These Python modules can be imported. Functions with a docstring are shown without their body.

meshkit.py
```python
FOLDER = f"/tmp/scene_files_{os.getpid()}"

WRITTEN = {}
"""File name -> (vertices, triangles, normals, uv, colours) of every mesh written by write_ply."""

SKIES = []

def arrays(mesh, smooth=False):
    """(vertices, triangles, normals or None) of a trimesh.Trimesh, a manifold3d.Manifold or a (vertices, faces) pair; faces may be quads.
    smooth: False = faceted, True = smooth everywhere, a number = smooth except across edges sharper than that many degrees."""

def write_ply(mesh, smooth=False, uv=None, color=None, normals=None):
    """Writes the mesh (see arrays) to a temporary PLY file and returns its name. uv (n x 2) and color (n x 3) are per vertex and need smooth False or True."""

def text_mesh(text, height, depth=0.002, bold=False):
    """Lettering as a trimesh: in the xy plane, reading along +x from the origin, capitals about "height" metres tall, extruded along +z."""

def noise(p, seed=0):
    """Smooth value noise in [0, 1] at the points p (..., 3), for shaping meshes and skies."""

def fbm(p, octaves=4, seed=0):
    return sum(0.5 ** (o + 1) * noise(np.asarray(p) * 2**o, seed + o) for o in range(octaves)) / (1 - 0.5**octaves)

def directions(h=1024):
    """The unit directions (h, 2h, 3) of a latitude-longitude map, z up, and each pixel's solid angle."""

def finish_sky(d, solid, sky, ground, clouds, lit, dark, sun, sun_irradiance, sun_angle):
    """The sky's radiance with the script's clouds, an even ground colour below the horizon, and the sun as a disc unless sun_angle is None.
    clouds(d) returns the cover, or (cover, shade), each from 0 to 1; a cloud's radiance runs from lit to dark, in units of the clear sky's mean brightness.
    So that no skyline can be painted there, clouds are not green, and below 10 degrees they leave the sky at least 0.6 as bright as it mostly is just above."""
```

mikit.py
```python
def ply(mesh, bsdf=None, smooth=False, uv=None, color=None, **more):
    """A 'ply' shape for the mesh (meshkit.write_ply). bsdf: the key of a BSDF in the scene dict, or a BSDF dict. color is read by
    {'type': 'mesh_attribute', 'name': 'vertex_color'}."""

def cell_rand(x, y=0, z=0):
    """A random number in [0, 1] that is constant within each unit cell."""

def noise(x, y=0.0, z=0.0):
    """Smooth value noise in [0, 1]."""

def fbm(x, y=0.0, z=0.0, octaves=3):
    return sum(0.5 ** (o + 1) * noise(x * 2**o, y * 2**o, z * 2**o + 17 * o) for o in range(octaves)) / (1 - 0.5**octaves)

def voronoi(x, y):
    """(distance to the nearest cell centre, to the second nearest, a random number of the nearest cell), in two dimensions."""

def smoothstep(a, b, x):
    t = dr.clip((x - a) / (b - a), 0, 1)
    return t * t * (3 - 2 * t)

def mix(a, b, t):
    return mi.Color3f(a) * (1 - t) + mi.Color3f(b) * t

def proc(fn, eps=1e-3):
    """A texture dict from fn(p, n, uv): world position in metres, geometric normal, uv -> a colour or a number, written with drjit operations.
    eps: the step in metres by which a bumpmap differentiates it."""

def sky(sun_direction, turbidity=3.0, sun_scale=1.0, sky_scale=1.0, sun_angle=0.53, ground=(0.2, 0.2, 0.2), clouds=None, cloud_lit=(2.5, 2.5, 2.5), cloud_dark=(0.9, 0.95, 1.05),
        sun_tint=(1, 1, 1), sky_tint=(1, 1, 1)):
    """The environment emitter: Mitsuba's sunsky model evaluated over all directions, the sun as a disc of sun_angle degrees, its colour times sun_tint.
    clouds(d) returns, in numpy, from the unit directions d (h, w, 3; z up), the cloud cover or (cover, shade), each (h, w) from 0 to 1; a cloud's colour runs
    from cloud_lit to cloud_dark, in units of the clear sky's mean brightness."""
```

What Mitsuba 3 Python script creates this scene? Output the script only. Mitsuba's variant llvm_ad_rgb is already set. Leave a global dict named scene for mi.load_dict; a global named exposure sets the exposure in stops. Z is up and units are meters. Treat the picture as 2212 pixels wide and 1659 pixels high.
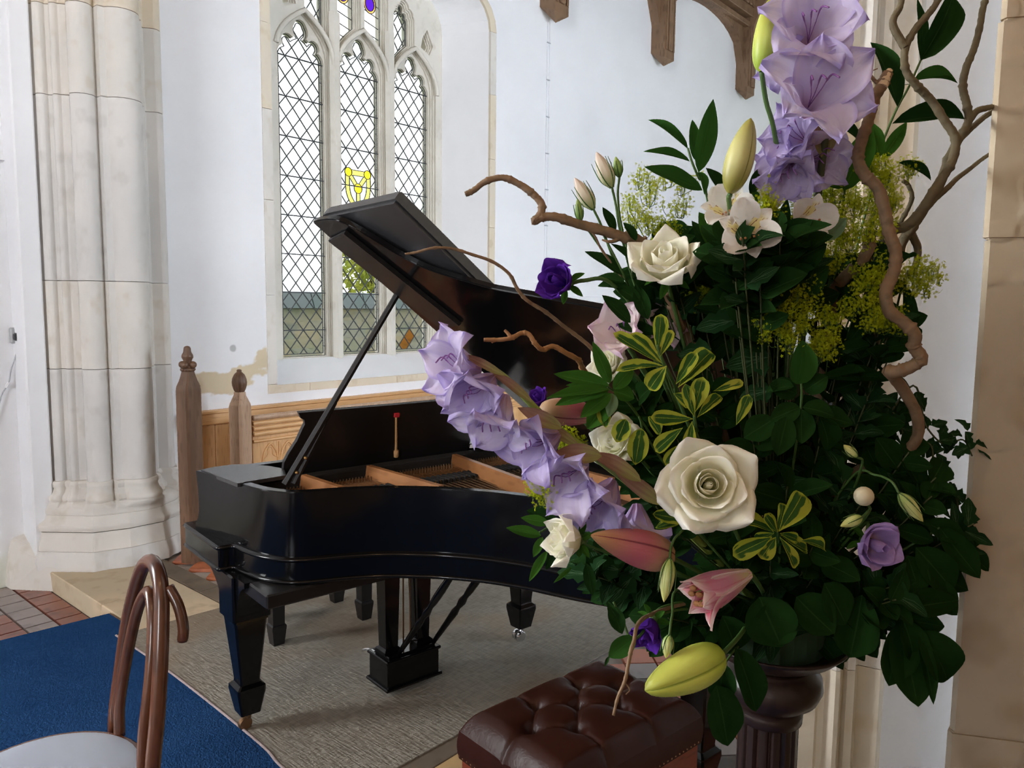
import math, random
import numpy as np, trimesh, mitsuba as mi, mikit, meshkit, drjit as dr
from shapely.geometry import Polygon, Point, LineString, box as sbox, MultiPolygon
from shapely.ops import unary_union
from shapely import affinity
from mikit import proc, noise, fbm, voronoi, cell_rand, smoothstep, mix
from scipy.interpolate import splprep, splev

T = mi.ScalarTransform4f
scene, labels = {}, {}
RNG = random.Random(7)
A = lambda *v: np.array(v, float)
nrm = lambda v: np.asarray(v, float) / np.linalg.norm(v)

# ------------------------------------------------------------------ camera, sky, daylight, exposure
W_, H_, F_ = 2212, 1659, 1650.0
PITCH, ROLL, YAW, EYE = math.radians(5.8), math.radians(0.6), math.radians(40.8), 1.68
FW = A(math.cos(YAW) * math.cos(PITCH), math.sin(YAW) * math.cos(PITCH), -math.sin(PITCH))
_r0 = A(math.sin(YAW), -math.cos(YAW), 0)
_u0 = np.cross(_r0, FW)
EX = math.cos(ROLL) * _r0 + math.sin(ROLL) * _u0
ED = math.sin(ROLL) * _r0 - math.cos(ROLL) * _u0
CAM = A(0, 0, EYE)
scene['camera'] = {'type': 'perspective', 'fov': math.degrees(2 * math.atan(W_ / 2 / F_)), 'fov_axis': 'x', 'near_clip': 0.05, 'far_clip': 400.0,
                   'to_world': T().look_at(origin=CAM.tolist(), target=(CAM + FW).tolist(), up=(-ED).tolist())}
exposure = 0.5


def clouds(d):
    n = meshkit.fbm(d * 2.5, 4, 3)
    return np.clip(0.75 + n, 0, 1), np.clip((n - 0.45) * 1.6, 0, 1)


scene['sky'] = mikit.sky((-0.35, 0.5, 0.62), turbidity=4, sun_scale=0.0, sky_scale=10, ground=(0.16, 0.17, 0.12), clouds=clouds, cloud_lit=(1.75, 1.75, 1.75), cloud_dark=(1.3, 1.35, 1.42))


def daylight(rgb):
    return {'type': 'area', 'radiance': {'type': 'rgb', 'value': list(rgb)}}


# unseen windows, out of view, placed to light the walls, piano and flowers: x0, x1 / y0, y1 / z0, z1 and radiance of their panes
UNSEEN_LIT = {'west': (17, 17.9, 18.8), 'south': (7, 7.4, 7.8), 'north': (22.0, 22.6, 23.0), 'east': (1.6, 1.8, 1.5), 'chapel': (10.5, 11.6, 12.8)}
UNSEEN_LAMP = (75, 47, 22)  # glow of the two unseen warm bulbs, out of view


def P(x, y, d):
    """The point at pixel x, y (of 2212 x 1659), d metres in front of the camera."""
    return CAM + (FW + EX * (x - W_ / 2) / F_ + ED * (y - H_ / 2) / F_) * d


def onz(x, y, z=0.0):
    v = FW + EX * (x - W_ / 2) / F_ + ED * (y - H_ / 2) / F_
    return CAM + v * ((z - CAM[2]) / v[2])


def ony(x, y, Y):
    v = FW + EX * (x - W_ / 2) / F_ + ED * (y - H_ / 2) / F_
    return CAM + v * (Y / v[1])


# ------------------------------------------------------------------ scene helpers
def newkey(name):
    if name not in scene and name not in labels:
        return name
    k = 1
    while f'{name}_{k:03d}' in scene or f'{name}_{k:03d}' in labels:
        k += 1
    return f'{name}_{k:03d}'


def obj(name, mesh, mat, parent=None, smooth=False, label=None, cat=None, group=None, kind=None, **kw):
    key = newkey(f'{parent}__{name}' if parent else name)
    scene[key] = mikit.ply(mesh, mat, smooth, **kw)
    tag(key, label, cat, group, kind)
    return key


def put(name, shape, parent=None, to=None, label=None, cat=None, group=None, kind=None):
    """One more entry that shares a ply dict."""
    key = newkey(f'{parent}__{name}' if parent else name)
    scene[key] = {**shape, 'to_world': to} if to is not None else dict(shape)
    tag(key, label, cat, group, kind)
    return key


def tag(key, label=None, cat=None, group=None, kind=None):
    d = {k: v for k, v in (('label', label), ('category', cat), ('group', group), ('kind', kind)) if v}
    if d:
        labels[key] = d


def thing(name, label, cat, group=None):
    key = newkey(name)
    tag(key, label, cat, group)
    return key


def struct(name, mesh, mat, parent=None, smooth=False, **kw):
    return obj(name, mesh, mat, parent, smooth, kind=None if parent else 'structure', **kw)


# ------------------------------------------------------------------ meshes
def cat_(ms):
    return trimesh.util.concatenate(ms)


def box(x0, x1, y0, y1, z0, z1, c=0.0):
    if c <= 0:
        m = trimesh.creation.box(extents=(x1 - x0, y1 - y0, z1 - z0))
        m.apply_translation(((x0 + x1) / 2, (y0 + y1) / 2, (z0 + z1) / 2))
        return m
    p = []
    for sx, sy, sz in np.ndindex(2, 2, 2):
        q = A((x0, x1)[sx], (y0, y1)[sy], (z0, z1)[sz])
        s = A(1 - 2 * sx, 1 - 2 * sy, 1 - 2 * sz) * c
        for k in range(3):
            e = s.copy(); e[k] = 0
            p.append(q + e)
    return trimesh.convex.convex_hull(np.array(p))


def hull(p):
    return trimesh.convex.convex_hull(np.asarray(p, float))


def catmull(pts, n=8):
    pts = np.asarray(pts, float)
    if len(pts) < 3:
        return np.array([pts[0] + (pts[-1] - pts[0]) * t for t in np.linspace(0, 1, n)])
    q = np.vstack([2 * pts[0] - pts[1], pts, 2 * pts[-1] - pts[-2]])
    out = []
    for i in range(1, len(q) - 2):
        a, b, c, d = q[i - 1:i + 3]
        for t in np.linspace(0, 1, n, endpoint=False):
            out.append(0.5 * (2 * b + (c - a) * t + (2 * a - 5 * b + 4 * c - d) * t * t + (3 * b - a - 3 * c + d) * t ** 3))
    out.append(pts[-1])
    return np.array(out)


def frames(p):
    t = np.gradient(p, axis=0)
    t /= np.linalg.norm(t, axis=1, keepdims=True) + 1e-12
    n = np.cross(t[0], [0, 0, 1] if abs(t[0][2]) < 0.9 else [1, 0, 0])
    N = []
    for k in range(len(p)):
        n = n - t[k] * (n @ t[k])
        n = n / np.linalg.norm(n)
        N.append(n)
    N = np.array(N)
    return t, N, np.cross(t, N)


def tube(p, r, n=8, wob=0.0, seed=0):
    p = np.asarray(p, float)
    r = np.broadcast_to(np.asarray(r, float), len(p))
    t, N, B = frames(p)
    a = np.arange(n) * 2 * math.pi / n
    R = r[:, None] * np.ones(n)
    if wob:
        R = R * (1 + wob * (np.random.RandomState(seed).rand(len(p), n) - 0.5) * 2)
    v = p[:, None] + R[..., None] * (np.cos(a)[None, :, None] * N[:, None] + np.sin(a)[None, :, None] * B[:, None])
    return gridmesh(v, closed_u=True, caps=True)


def gridmesh(v, closed_u=False, caps=False, flip=False):
    """A (rows, columns, 3) array of points as a mesh; closed_u joins the last column to the first."""
    m, n = v.shape[:2]
    i, j = np.meshgrid(np.arange(m - 1), np.arange(n if closed_u else n - 1), indexing='ij')
    a, b = i * n + j, i * n + (j + 1) % n
    f = np.stack([a, b, b + n, a, b + n, a + n], -1).reshape(-1, 3)
    V = v.reshape(-1, 3)
    if caps:
        V = np.vstack([V, v[0].mean(0), v[-1].mean(0)])
        k = np.arange(n)
        f = np.vstack([f, np.stack([(k + 1) % n, k, k * 0 + m * n], 1), np.stack([k + (m - 1) * n, (k + 1) % n + (m - 1) * n, k * 0 + m * n + 1], 1)])
    if flip:
        f = f[:, ::-1]
    return trimesh.Trimesh(V, f, process=False)


def lathe(prof, n=40, at=(0, 0, 0)):
    a = np.arange(n) * 2 * math.pi / n
    v = np.array([[[r * math.cos(t), r * math.sin(t), z] for t in a] for r, z in prof])
    m = gridmesh(v, closed_u=True, caps=True)
    m.apply_translation(at)
    return m


def extr(poly, z0, z1):
    ms = []
    for g in getattr(poly, 'geoms', [poly]):
        if g.geom_type != 'Polygon' or g.area < 1e-9:
            continue
        m = trimesh.creation.extrude_polygon(g, z1 - z0, engine='earcut')
        m.apply_translation((0, 0, z0))
        ms.append(m)
    return cat_(ms)


XZ = np.array([[1, 0, 0, 0], [0, 0, 1, 0], [0, 1, 0, 0], [0, 0, 0, 1.0]])      # (x, z) outlines on a wall along x; extrusion runs along +y


def wallx(poly, y0, y1):
    m = extr(poly, y0, y1)
    m.apply_transform(XZ)
    return m


def basis(o, x, y, z):
    M = np.eye(4)
    M[:3, 0], M[:3, 1], M[:3, 2], M[:3, 3] = x, y, z, o
    return M


def aim(o, d, up=(0, 0, 1), s=1.0):
    """4x4: local x to d, local z as near to up as can be."""
    x = nrm(d)
    y = np.cross(up, x)
    if np.linalg.norm(y) < 1e-6:
        y = np.cross((0.3, 1, 0.2), x)
    y = nrm(y)
    return basis(o, x * s, y * s, np.cross(x, y) * s)


def moved(m, M):
    m = m.copy()
    m.apply_transform(M)
    return m


# ------------------------------------------------------------------ materials
def rgb(*c):
    return {'type': 'rgb', 'value': [float(v) for v in c]}


def mat(name, base, rough=0.5, metal=0.0, bump=None, bscale=0.002, spec=0.5, two=True, eps=1e-3, **kw):
    b = {'type': 'principled', 'base_color': base if isinstance(base, dict) else rgb(*base), 'roughness': rough, 'metallic': metal, 'specular': spec, **kw}
    if bump is not None:
        b = {'type': 'bumpmap', 'arbitrary': proc(bump, eps), 'scale': bscale, 'bsdf': b}
    scene[name] = {'type': 'twosided', 'bsdf': b} if two else b
    return name


def matte(name, base, bump=None, bscale=0.002, eps=1e-3):
    b = {'type': 'diffuse', 'reflectance': base if isinstance(base, dict) else rgb(*base)}
    if bump is not None:
        b = {'type': 'bumpmap', 'arbitrary': proc(bump, eps), 'scale': bscale, 'bsdf': b}
    scene[name] = {'type': 'twosided', 'bsdf': b}
    return name


def thin(name, base, trans=0.7, rough=0.5, **kw):
    scene[name] = {'type': 'principledthin', 'base_color': base if isinstance(base, dict) else rgb(*base), 'roughness': rough, 'diff_trans': trans, 'spec_trans': 0.0, 'eta': 1.4, **kw}
    return name


def wood_fn(c0, c1, c2, sx=3.0, sy=3.0, sz=3.0, fine=60.0):
    def f(p, n, uv):
        g = fbm(p.x * sx, p.y * sy, p.z * sz, 3)
        line = noise(p.x * sx * 9, p.y * sy * 9, p.z * sz * 9)
        return mix(mix(c0, c1, smoothstep(0.3, 0.7, g)), c2, 0.45 * smoothstep(0.55, 0.85, line))
    return proc(f)


def plaster_fn(p, n, uv):
    big = fbm(p.x * 0.9, p.y * 0.9, p.z * 0.9, 3)
    c = mix((0.82, 0.83, 0.85), (0.76, 0.77, 0.79), smoothstep(0.3, 0.75, big))
    # the bare patch below and left of the window sill, with a ragged edge
    e = fbm(p.x * 9, 3.3, p.z * 9, 4)
    mid = 1.07 + 0.16 * smoothstep(3.05, 3.35, p.x)
    patch = smoothstep(0.09, 0.06, dr.abs(p.z - mid) + (e - 0.5) * 0.22) * smoothstep(2.66, 2.74, p.x + (e - 0.5) * 0.2) * smoothstep(3.40, 3.37, p.x) * smoothstep(5.4, 5.45, p.y)
    c = mix(c, (0.62, 0.53, 0.38), patch)
    spot = smoothstep(0.035, 0.02, dr.sqrt(dr.square(p.x - 3.06) + dr.square(p.z - 1.335)) + 0.03 * (e - 0.5)) * smoothstep(5.4, 5.45, p.y)
    c = mix(c, (0.45, 0.46, 0.46), spot)
    low = smoothstep(0.25, -0.12, p.z + 0.3 * (e - 0.5)) * smoothstep(2.0, 1.4, p.x)
    return mix(c, (0.66, 0.68, 0.56), low * 0.7)


def plaster_bump(p, n, uv):
    return fbm(p.x * 6, p.y * 6, p.z * 6, 3) + 0.12 * noise(p.x * 60, p.y * 60, p.z * 60)


matte('plaster', proc(plaster_fn), plaster_bump, 0.006)


def stone_fn(c0, c1, c2, off):
    def f(p, n, uv):
        a = fbm(p.x * 3 + off, p.y * 3, p.z * 2.2, 4)
        b = fbm(p.x * 14, p.y * 14 + off, p.z * 9, 3)
        c = mix(c0, c1, smoothstep(0.35, 0.7, a))
        return mix(c, c2, 0.55 * smoothstep(0.55, 0.8, b))
    return proc(f)


def stone_bump(p, n, uv):
    return fbm(p.x * 12, p.y * 12, p.z * 10, 4) + 0.5 * smoothstep(0.66, 0.8, noise(p.x * 26, p.y * 26, p.z * 26))


matte('stone_pale', stone_fn((0.70, 0.67, 0.62), (0.64, 0.62, 0.58), (0.56, 0.51, 0.43), 0.0), stone_bump, 0.004)
matte('stone_grey', stone_fn((0.62, 0.61, 0.59), (0.68, 0.66, 0.63), (0.52, 0.50, 0.47), 5.0), stone_bump, 0.004)
matte('stone_cream', stone_fn((0.70, 0.62, 0.49), (0.66, 0.60, 0.50), (0.55, 0.46, 0.33), 9.0), stone_bump, 0.004)
matte('stone_ochre', stone_fn((0.56, 0.47, 0.34), (0.50, 0.43, 0.32), (0.36, 0.27, 0.16), 11.0), stone_bump, 0.004)
matte('stone_tracery', stone_fn((0.68, 0.65, 0.58), (0.62, 0.595, 0.53), (0.52, 0.48, 0.41), 13.0), stone_bump, 0.002)
matte('stone_floor', stone_fn((0.62, 0.50, 0.35), (0.55, 0.46, 0.33), (0.46, 0.36, 0.24), 2.0), stone_bump, 0.002)
matte('stone_dark', stone_fn((0.16, 0.13, 0.10), (0.20, 0.16, 0.12), (0.11, 0.09, 0.07), 4.0), stone_bump, 0.001)
matte('mortar', (0.42, 0.38, 0.34))
mat('tile_red', stone_fn((0.42, 0.135, 0.06), (0.36, 0.105, 0.05), (0.27, 0.08, 0.045), 3.0), 0.38, spec=0.4)
mat('tile_terracotta', stone_fn((0.47, 0.17, 0.10), (0.42, 0.15, 0.09), (0.36, 0.14, 0.09), 6.0), 0.4, spec=0.4)
mat('tile_black', stone_fn((0.05, 0.045, 0.04), (0.075, 0.065, 0.055), (0.10, 0.08, 0.06), 7.0), 0.35, spec=0.4)
mat('tile_buff', stone_fn((0.56, 0.40, 0.20), (0.50, 0.34, 0.16), (0.38, 0.25, 0.12), 8.0), 0.4, spec=0.4)
mat('tile_grey', stone_fn((0.24, 0.21, 0.205), (0.28, 0.235, 0.225), (0.18, 0.15, 0.145), 12.0), 0.33, spec=0.5)
mat('tile_maroon', stone_fn((0.20, 0.075, 0.055), (0.25, 0.10, 0.07), (0.12, 0.06, 0.05), 14.0), 0.33, spec=0.5)
mat('oak_dark', wood_fn((0.15, 0.085, 0.045), (0.21, 0.125, 0.07), (0.08, 0.045, 0.022), 5, 5, 1.2), 0.6)
mat('oak_bench', wood_fn((0.115, 0.060, 0.034), (0.17, 0.095, 0.056), (0.07, 0.036, 0.02), 16, 16, 1.6), 0.42)
mat('pine_pale', wood_fn((0.40, 0.26, 0.165), (0.48, 0.33, 0.23), (0.27, 0.15, 0.085), 18, 18, 1.8), 0.45)
mat('pine_panel', wood_fn((0.55, 0.31, 0.13), (0.62, 0.37, 0.17), (0.42, 0.21, 0.075), 14, 14, 1.4), 0.42)
mat('pine_rail', wood_fn((0.58, 0.33, 0.14), (0.63, 0.38, 0.18), (0.46, 0.235, 0.085), 1.4, 14, 16), 0.42)
mat('iron', (0.05, 0.055, 0.06), 0.55, 0.4)
mat('lead', (0.055, 0.06, 0.062), 0.6, 0.3)
scene['glass_clear'] = {'type': 'thindielectric', 'int_ior': 1.35, 'specular_transmittance': rgb(0.93, 0.95, 0.95), 'specular_reflectance': rgb(0.5, 0.5, 0.5)}
scene['glass_tint'] = {'type': 'thindielectric', 'int_ior': 1.35, 'specular_transmittance': rgb(0.82, 0.90, 0.87), 'specular_reflectance': rgb(0.5, 0.5, 0.5)}
scene['glass_yellow'] = {'type': 'thindielectric', 'int_ior': 1.35, 'specular_transmittance': rgb(0.80, 0.60, 0.02), 'specular_reflectance': rgb(0.3, 0.3, 0.3)}
scene['glass_pale_yellow'] = {'type': 'thindielectric', 'int_ior': 1.35, 'specular_transmittance': rgb(0.95, 0.82, 0.12), 'specular_reflectance': rgb(0.3, 0.3, 0.3)}
scene['glass_blue'] = {'type': 'thindielectric', 'int_ior': 1.35, 'specular_transmittance': rgb(0.62, 0.80, 0.85), 'specular_reflectance': rgb(0.3, 0.3, 0.3)}
scene['glass_purple'] = {'type': 'thindielectric', 'int_ior': 1.35, 'specular_transmittance': rgb(0.065, 0.012, 0.36), 'specular_reflectance': rgb(0.3, 0.3, 0.3)}
scene['glass_amber'] = {'type': 'thindielectric', 'int_ior': 1.35, 'specular_transmittance': rgb(0.80, 0.36, 0.10), 'specular_reflectance': rgb(0.3, 0.3, 0.3)}
# ================================================================== the setting
WY = 5.5                                    # inner face of the window wall
c_in, c_tr = 4.71, 4.735


def archline(c, w, zs, spring=4.47, rise=0.62, n=9):
    """Half-outline factors of the low four-centred head."""
    fx = [1, 0.985, 0.94, 0.87, 0.75, 0.6, 0.42, 0.2, 0]
    fz = [0, 0.17, 0.33, 0.46, 0.60, 0.73, 0.84, 0.94, 1]
    right = [(c + w * a, spring + rise * b) for a, b in zip(fx, fz)]
    left = [(c - w * a, spring + rise * b) for a, b in zip(fx, fz)][::-1]
    return [(c - w, zs), (c + w, zs)] + right + left[1:]


face_out, face_in = archline(c_in, 1.355, 0.955, rise=0.70), archline(c_in, 1.27, 1.02)
tr_edge = archline(c_tr, 1.02, 1.19)
hole = Polygon(face_out)
north = sbox(-9.0, -0.13, 14.6, 8.2).difference(hole)
nw = Polygon(archline(-3.2, 1.2, 1.6, 4.4))  # opening for an unseen window, out of view to the left
north = north.difference(nw)
struct('wall_north', wallx(north, WY, WY + 0.9), 'plaster')

# stone dressings round the reveal, split into blocks with joints
ring = Polygon(face_out).difference(Polygon(face_in))
w1 = 'window_1'
labels[w1] = {'kind': 'structure'}
cuts = [0.5, 1.03, 1.75, 2.5, 3.2, 3.85, 4.47, 5.6]
for a, b in zip(cuts[:-1], cuts[1:]):
    for s in ((0, c_in), (c_in, 9)):
        if b <= 1.04:
            xs = [s[0], (3.6 if s[0] == 0 else 5.3), s[1]]
            xs = [3.2, 3.75, 4.71] if s[0] == 0 else [4.71, 5.55, 6.2]
        else:
            xs = [s[0], s[1]]
        for x0, x1 in zip(xs[:-1], xs[1:]):
            g = ring.intersection(sbox(x0 + 0.0015, a + 0.0015, x1 - 0.0015, b - 0.0015))
            if g.area > 1e-4:
                obj('quoin_stone', wallx(g, WY - 0.004 - 0.004 * RNG.random(), WY + 0.12), 'stone_cream' if RNG.random() < 0.4 else 'stone_pale', w1)
# splayed reveal from the wall's face to the tracery
def resample(pts, n=140):
    ls = LineString(list(pts) + [pts[0]])
    return np.array([ls.interpolate(t, normalized=True).coords[0] for t in np.linspace(0, 1, n, endpoint=False)])


def splay(pa, pb, ya, yb):
    out = []
    for k in range(len(pa)):                    # corner to corner, so that edges stay sharp
        k2 = (k + 1) % len(pa)
        a0, a1, b0, b1 = pa[k], pa[k2], pb[k], pb[k2]
        out.append(gridmesh(np.array([[(a0[0], ya, a0[1]), (a1[0], ya, a1[1])], [(b0[0], yb, b0[1]), (b1[0], yb, b1[1])]], float)))
    return cat_(out)


obj('reveal', splay(face_in, tr_edge, WY + 0.02, WY + 0.5), 'plaster', w1)

# ---- tracery
LC, LH, SP = [4.09, 4.735, 5.385], 0.236, 3.85


def pointed(c, h, zs, sp, apex, n=10):
    t = np.linspace(0, 1, n)
    r = [(c + h * (1 - a ** 2.0), sp + (apex - sp) * a ** 0.9) for a in t]
    l = [(2 * c - x, z) for x, z in r[::-1]]
    return Polygon([(c - h, zs), (c + h, zs)] + r + l[1:])


def cusped(c, h, zs, sp):
    k = h / 0.236
    parts = [sbox(c - h, zs, c + h, sp - 0.02 * k)]
    for dx, dz, r in ((0, 0.235, 0.078), (0, 0.275, 0.06), (-0.132, 0.125, 0.062), (0.132, 0.125, 0.062), (-0.14, 0.0, 0.098), (0.14, 0.0, 0.098), (0, 0.06, 0.135)):
        parts.append(Point(c + dx * k, sp + dz * k).buffer(r * k, 12))
    return unary_union(parts).buffer(-0.006).buffer(0.006).intersection(pointed(c, h + 0.004, zs, sp, sp + 0.40 * k))


ZS = 1.20
MAIN = [cusped(c, LH, ZS, SP) for c in LC]
UP = [(4.225, 0.105, 4.24), (4.575, 0.105, 4.20), (4.895, 0.115, 4.20), (5.245, 0.105, 4.24)]
head_poly = Polygon(archline(c_tr, 0.965, 1.0, rise=0.60))
uppers = []
for i, (c, h, z0) in enumerate(UP):
    top = 4.50 if i in (0, 3) else 4.72
    s = cusped(c, h, 4.05, top)
    for cc in LC:                                # stay clear of the arches below
        s = s.difference(pointed(cc, LH + 0.075, 1.0, SP - 0.05, SP + 0.46))
    uppers.append(s.intersection(head_poly))
eyelets = [Polygon([(5.50, 4.30), (5.57, 4.27), (5.60, 4.33), (5.55, 4.42), (5.52, 4.38)]), Polygon([(3.97, 4.30), (3.90, 4.27), (3.87, 4.33), (3.92, 4.42), (3.95, 4.38)])]
outer = Polygon(archline(c_tr, 1.06, 1.05, rise=0.68))
glassY = 6.085
lays = []
for y0, y1, kind in ((5.985, 6.01, 0), (6.01, 6.03, 1), (6.03, 6.05, 2), (6.05, 6.125, 3), (6.125, 6.16, 2)):
    g = outer
    for k, c in enumerate(LC):
        if kind == 3:
            o = MAIN[k]
        else:
            e = (0.052, 0.035, 0.017)[kind]
            o = pointed(c, LH + e, ZS - e * 0.5, SP, SP + 0.36 + e * 1.3)
        g = g.difference(o)
    for s in uppers + eyelets:
        g = g.difference(s if kind == 3 else s.buffer((0.03, 0.02, 0.01)[kind], join_style=2).intersection(head_poly))
    lays.append(wallx(g, y0, y1))
for cc in (3.735 + 0.0, 4.41, 5.06, 5.735):      # rounded front of jambs and mullions
    if 4 < cc < 5.6:
        sec = Polygon([(cc - 0.06, 5.99), (cc - 0.028, 5.955), (cc + 0.028, 5.955), (cc + 0.06, 5.99)])
        lays.append(extr(sec, 1.12, 4.32))
obj('tracery', cat_(lays), 'stone_tracery', w1)
# ogee hoods over the lights
for c in LC:
    a = np.array([(x, z) for x, z in pointed(c, LH + 0.06, SP - 0.1, SP, SP + 0.40).exterior.coords[2:-2]])
    obj('hood', tube(np.c_[a[:, 0], np.full(len(a), 5.975), a[:, 1]], 0.022, 8), 'stone_tracery', w1, True)

# ---- leaded glass
BARS = [SP - 0.344 * k for k in range(8)]
DW, DH = 0.14, 0.172


def pane_mesh(g, y):
    ms = []
    for q in getattr(g, 'geoms', [g]):
        if q.geom_type == 'Polygon' and q.area > 2e-5:
            v, f = trimesh.creation.triangulate_polygon(q, engine='earcut')
            ms.append((v, f))
    if not ms:
        return None
    V = np.vstack([np.c_[v[:, 0], np.full(len(v), y), v[:, 1]] for v, f in ms])
    off = np.cumsum([0] + [len(v) for v, f in ms[:-1]])
    return trimesh.Trimesh(V, np.vstack([f + o for (v, f), o in zip(ms, off)]), process=False)


def strip(a, b, w):
    return LineString([a, b]).buffer(w / 2, cap_style=2)


def shield(c, z):
    """The yellow shield of the middle light: outline bands, three corner discs, a centre disc and the bars between."""
    k = 0.97
    pts = {'a': (c - 0.118 * k, z + 0.165), 'b': (c + 0.118 * k, z + 0.165), 'd': (c, z - 0.165), 'm': (c, z + 0.02)}
    out = []
    discs = {n: Point(p).buffer(0.042 if n != 'm' else 0.047, 16) for n, p in pts.items()}
    solid = unary_union(list(discs.values()))
    bands = [strip(pts['a'], pts['b'], 0.05), strip(pts['a'], pts['m'], 0.042), strip(pts['b'], pts['m'], 0.042), strip(pts['m'], pts['d'], 0.042)]
    for s in (-1, 1):
        q = catmull([(c + s * 0.125, z + 0.165), (c + s * 0.125, z + 0.03), (c + s * 0.105, z - 0.06), (c + s * 0.05, z - 0.14), (c, z - 0.17)], 6)
        bands.append(LineString(q).buffer(0.024, cap_style=2))
    full = unary_union([solid] + bands)
    hullp = Polygon(full.convex_hull.exterior)
    inner = hullp.difference(full)
    acc = solid
    bl = []
    for b_ in bands:
        bl.append(b_.difference(acc))
        acc = acc.union(b_)
    return list(discs.values()), bl, [g for g in getattr(inner, 'geoms', [inner]) if g.area > 1e-4 and g.centroid.distance(Point(c, z)) < 0.16], unary_union([full, inner.buffer(0.0)])


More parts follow.
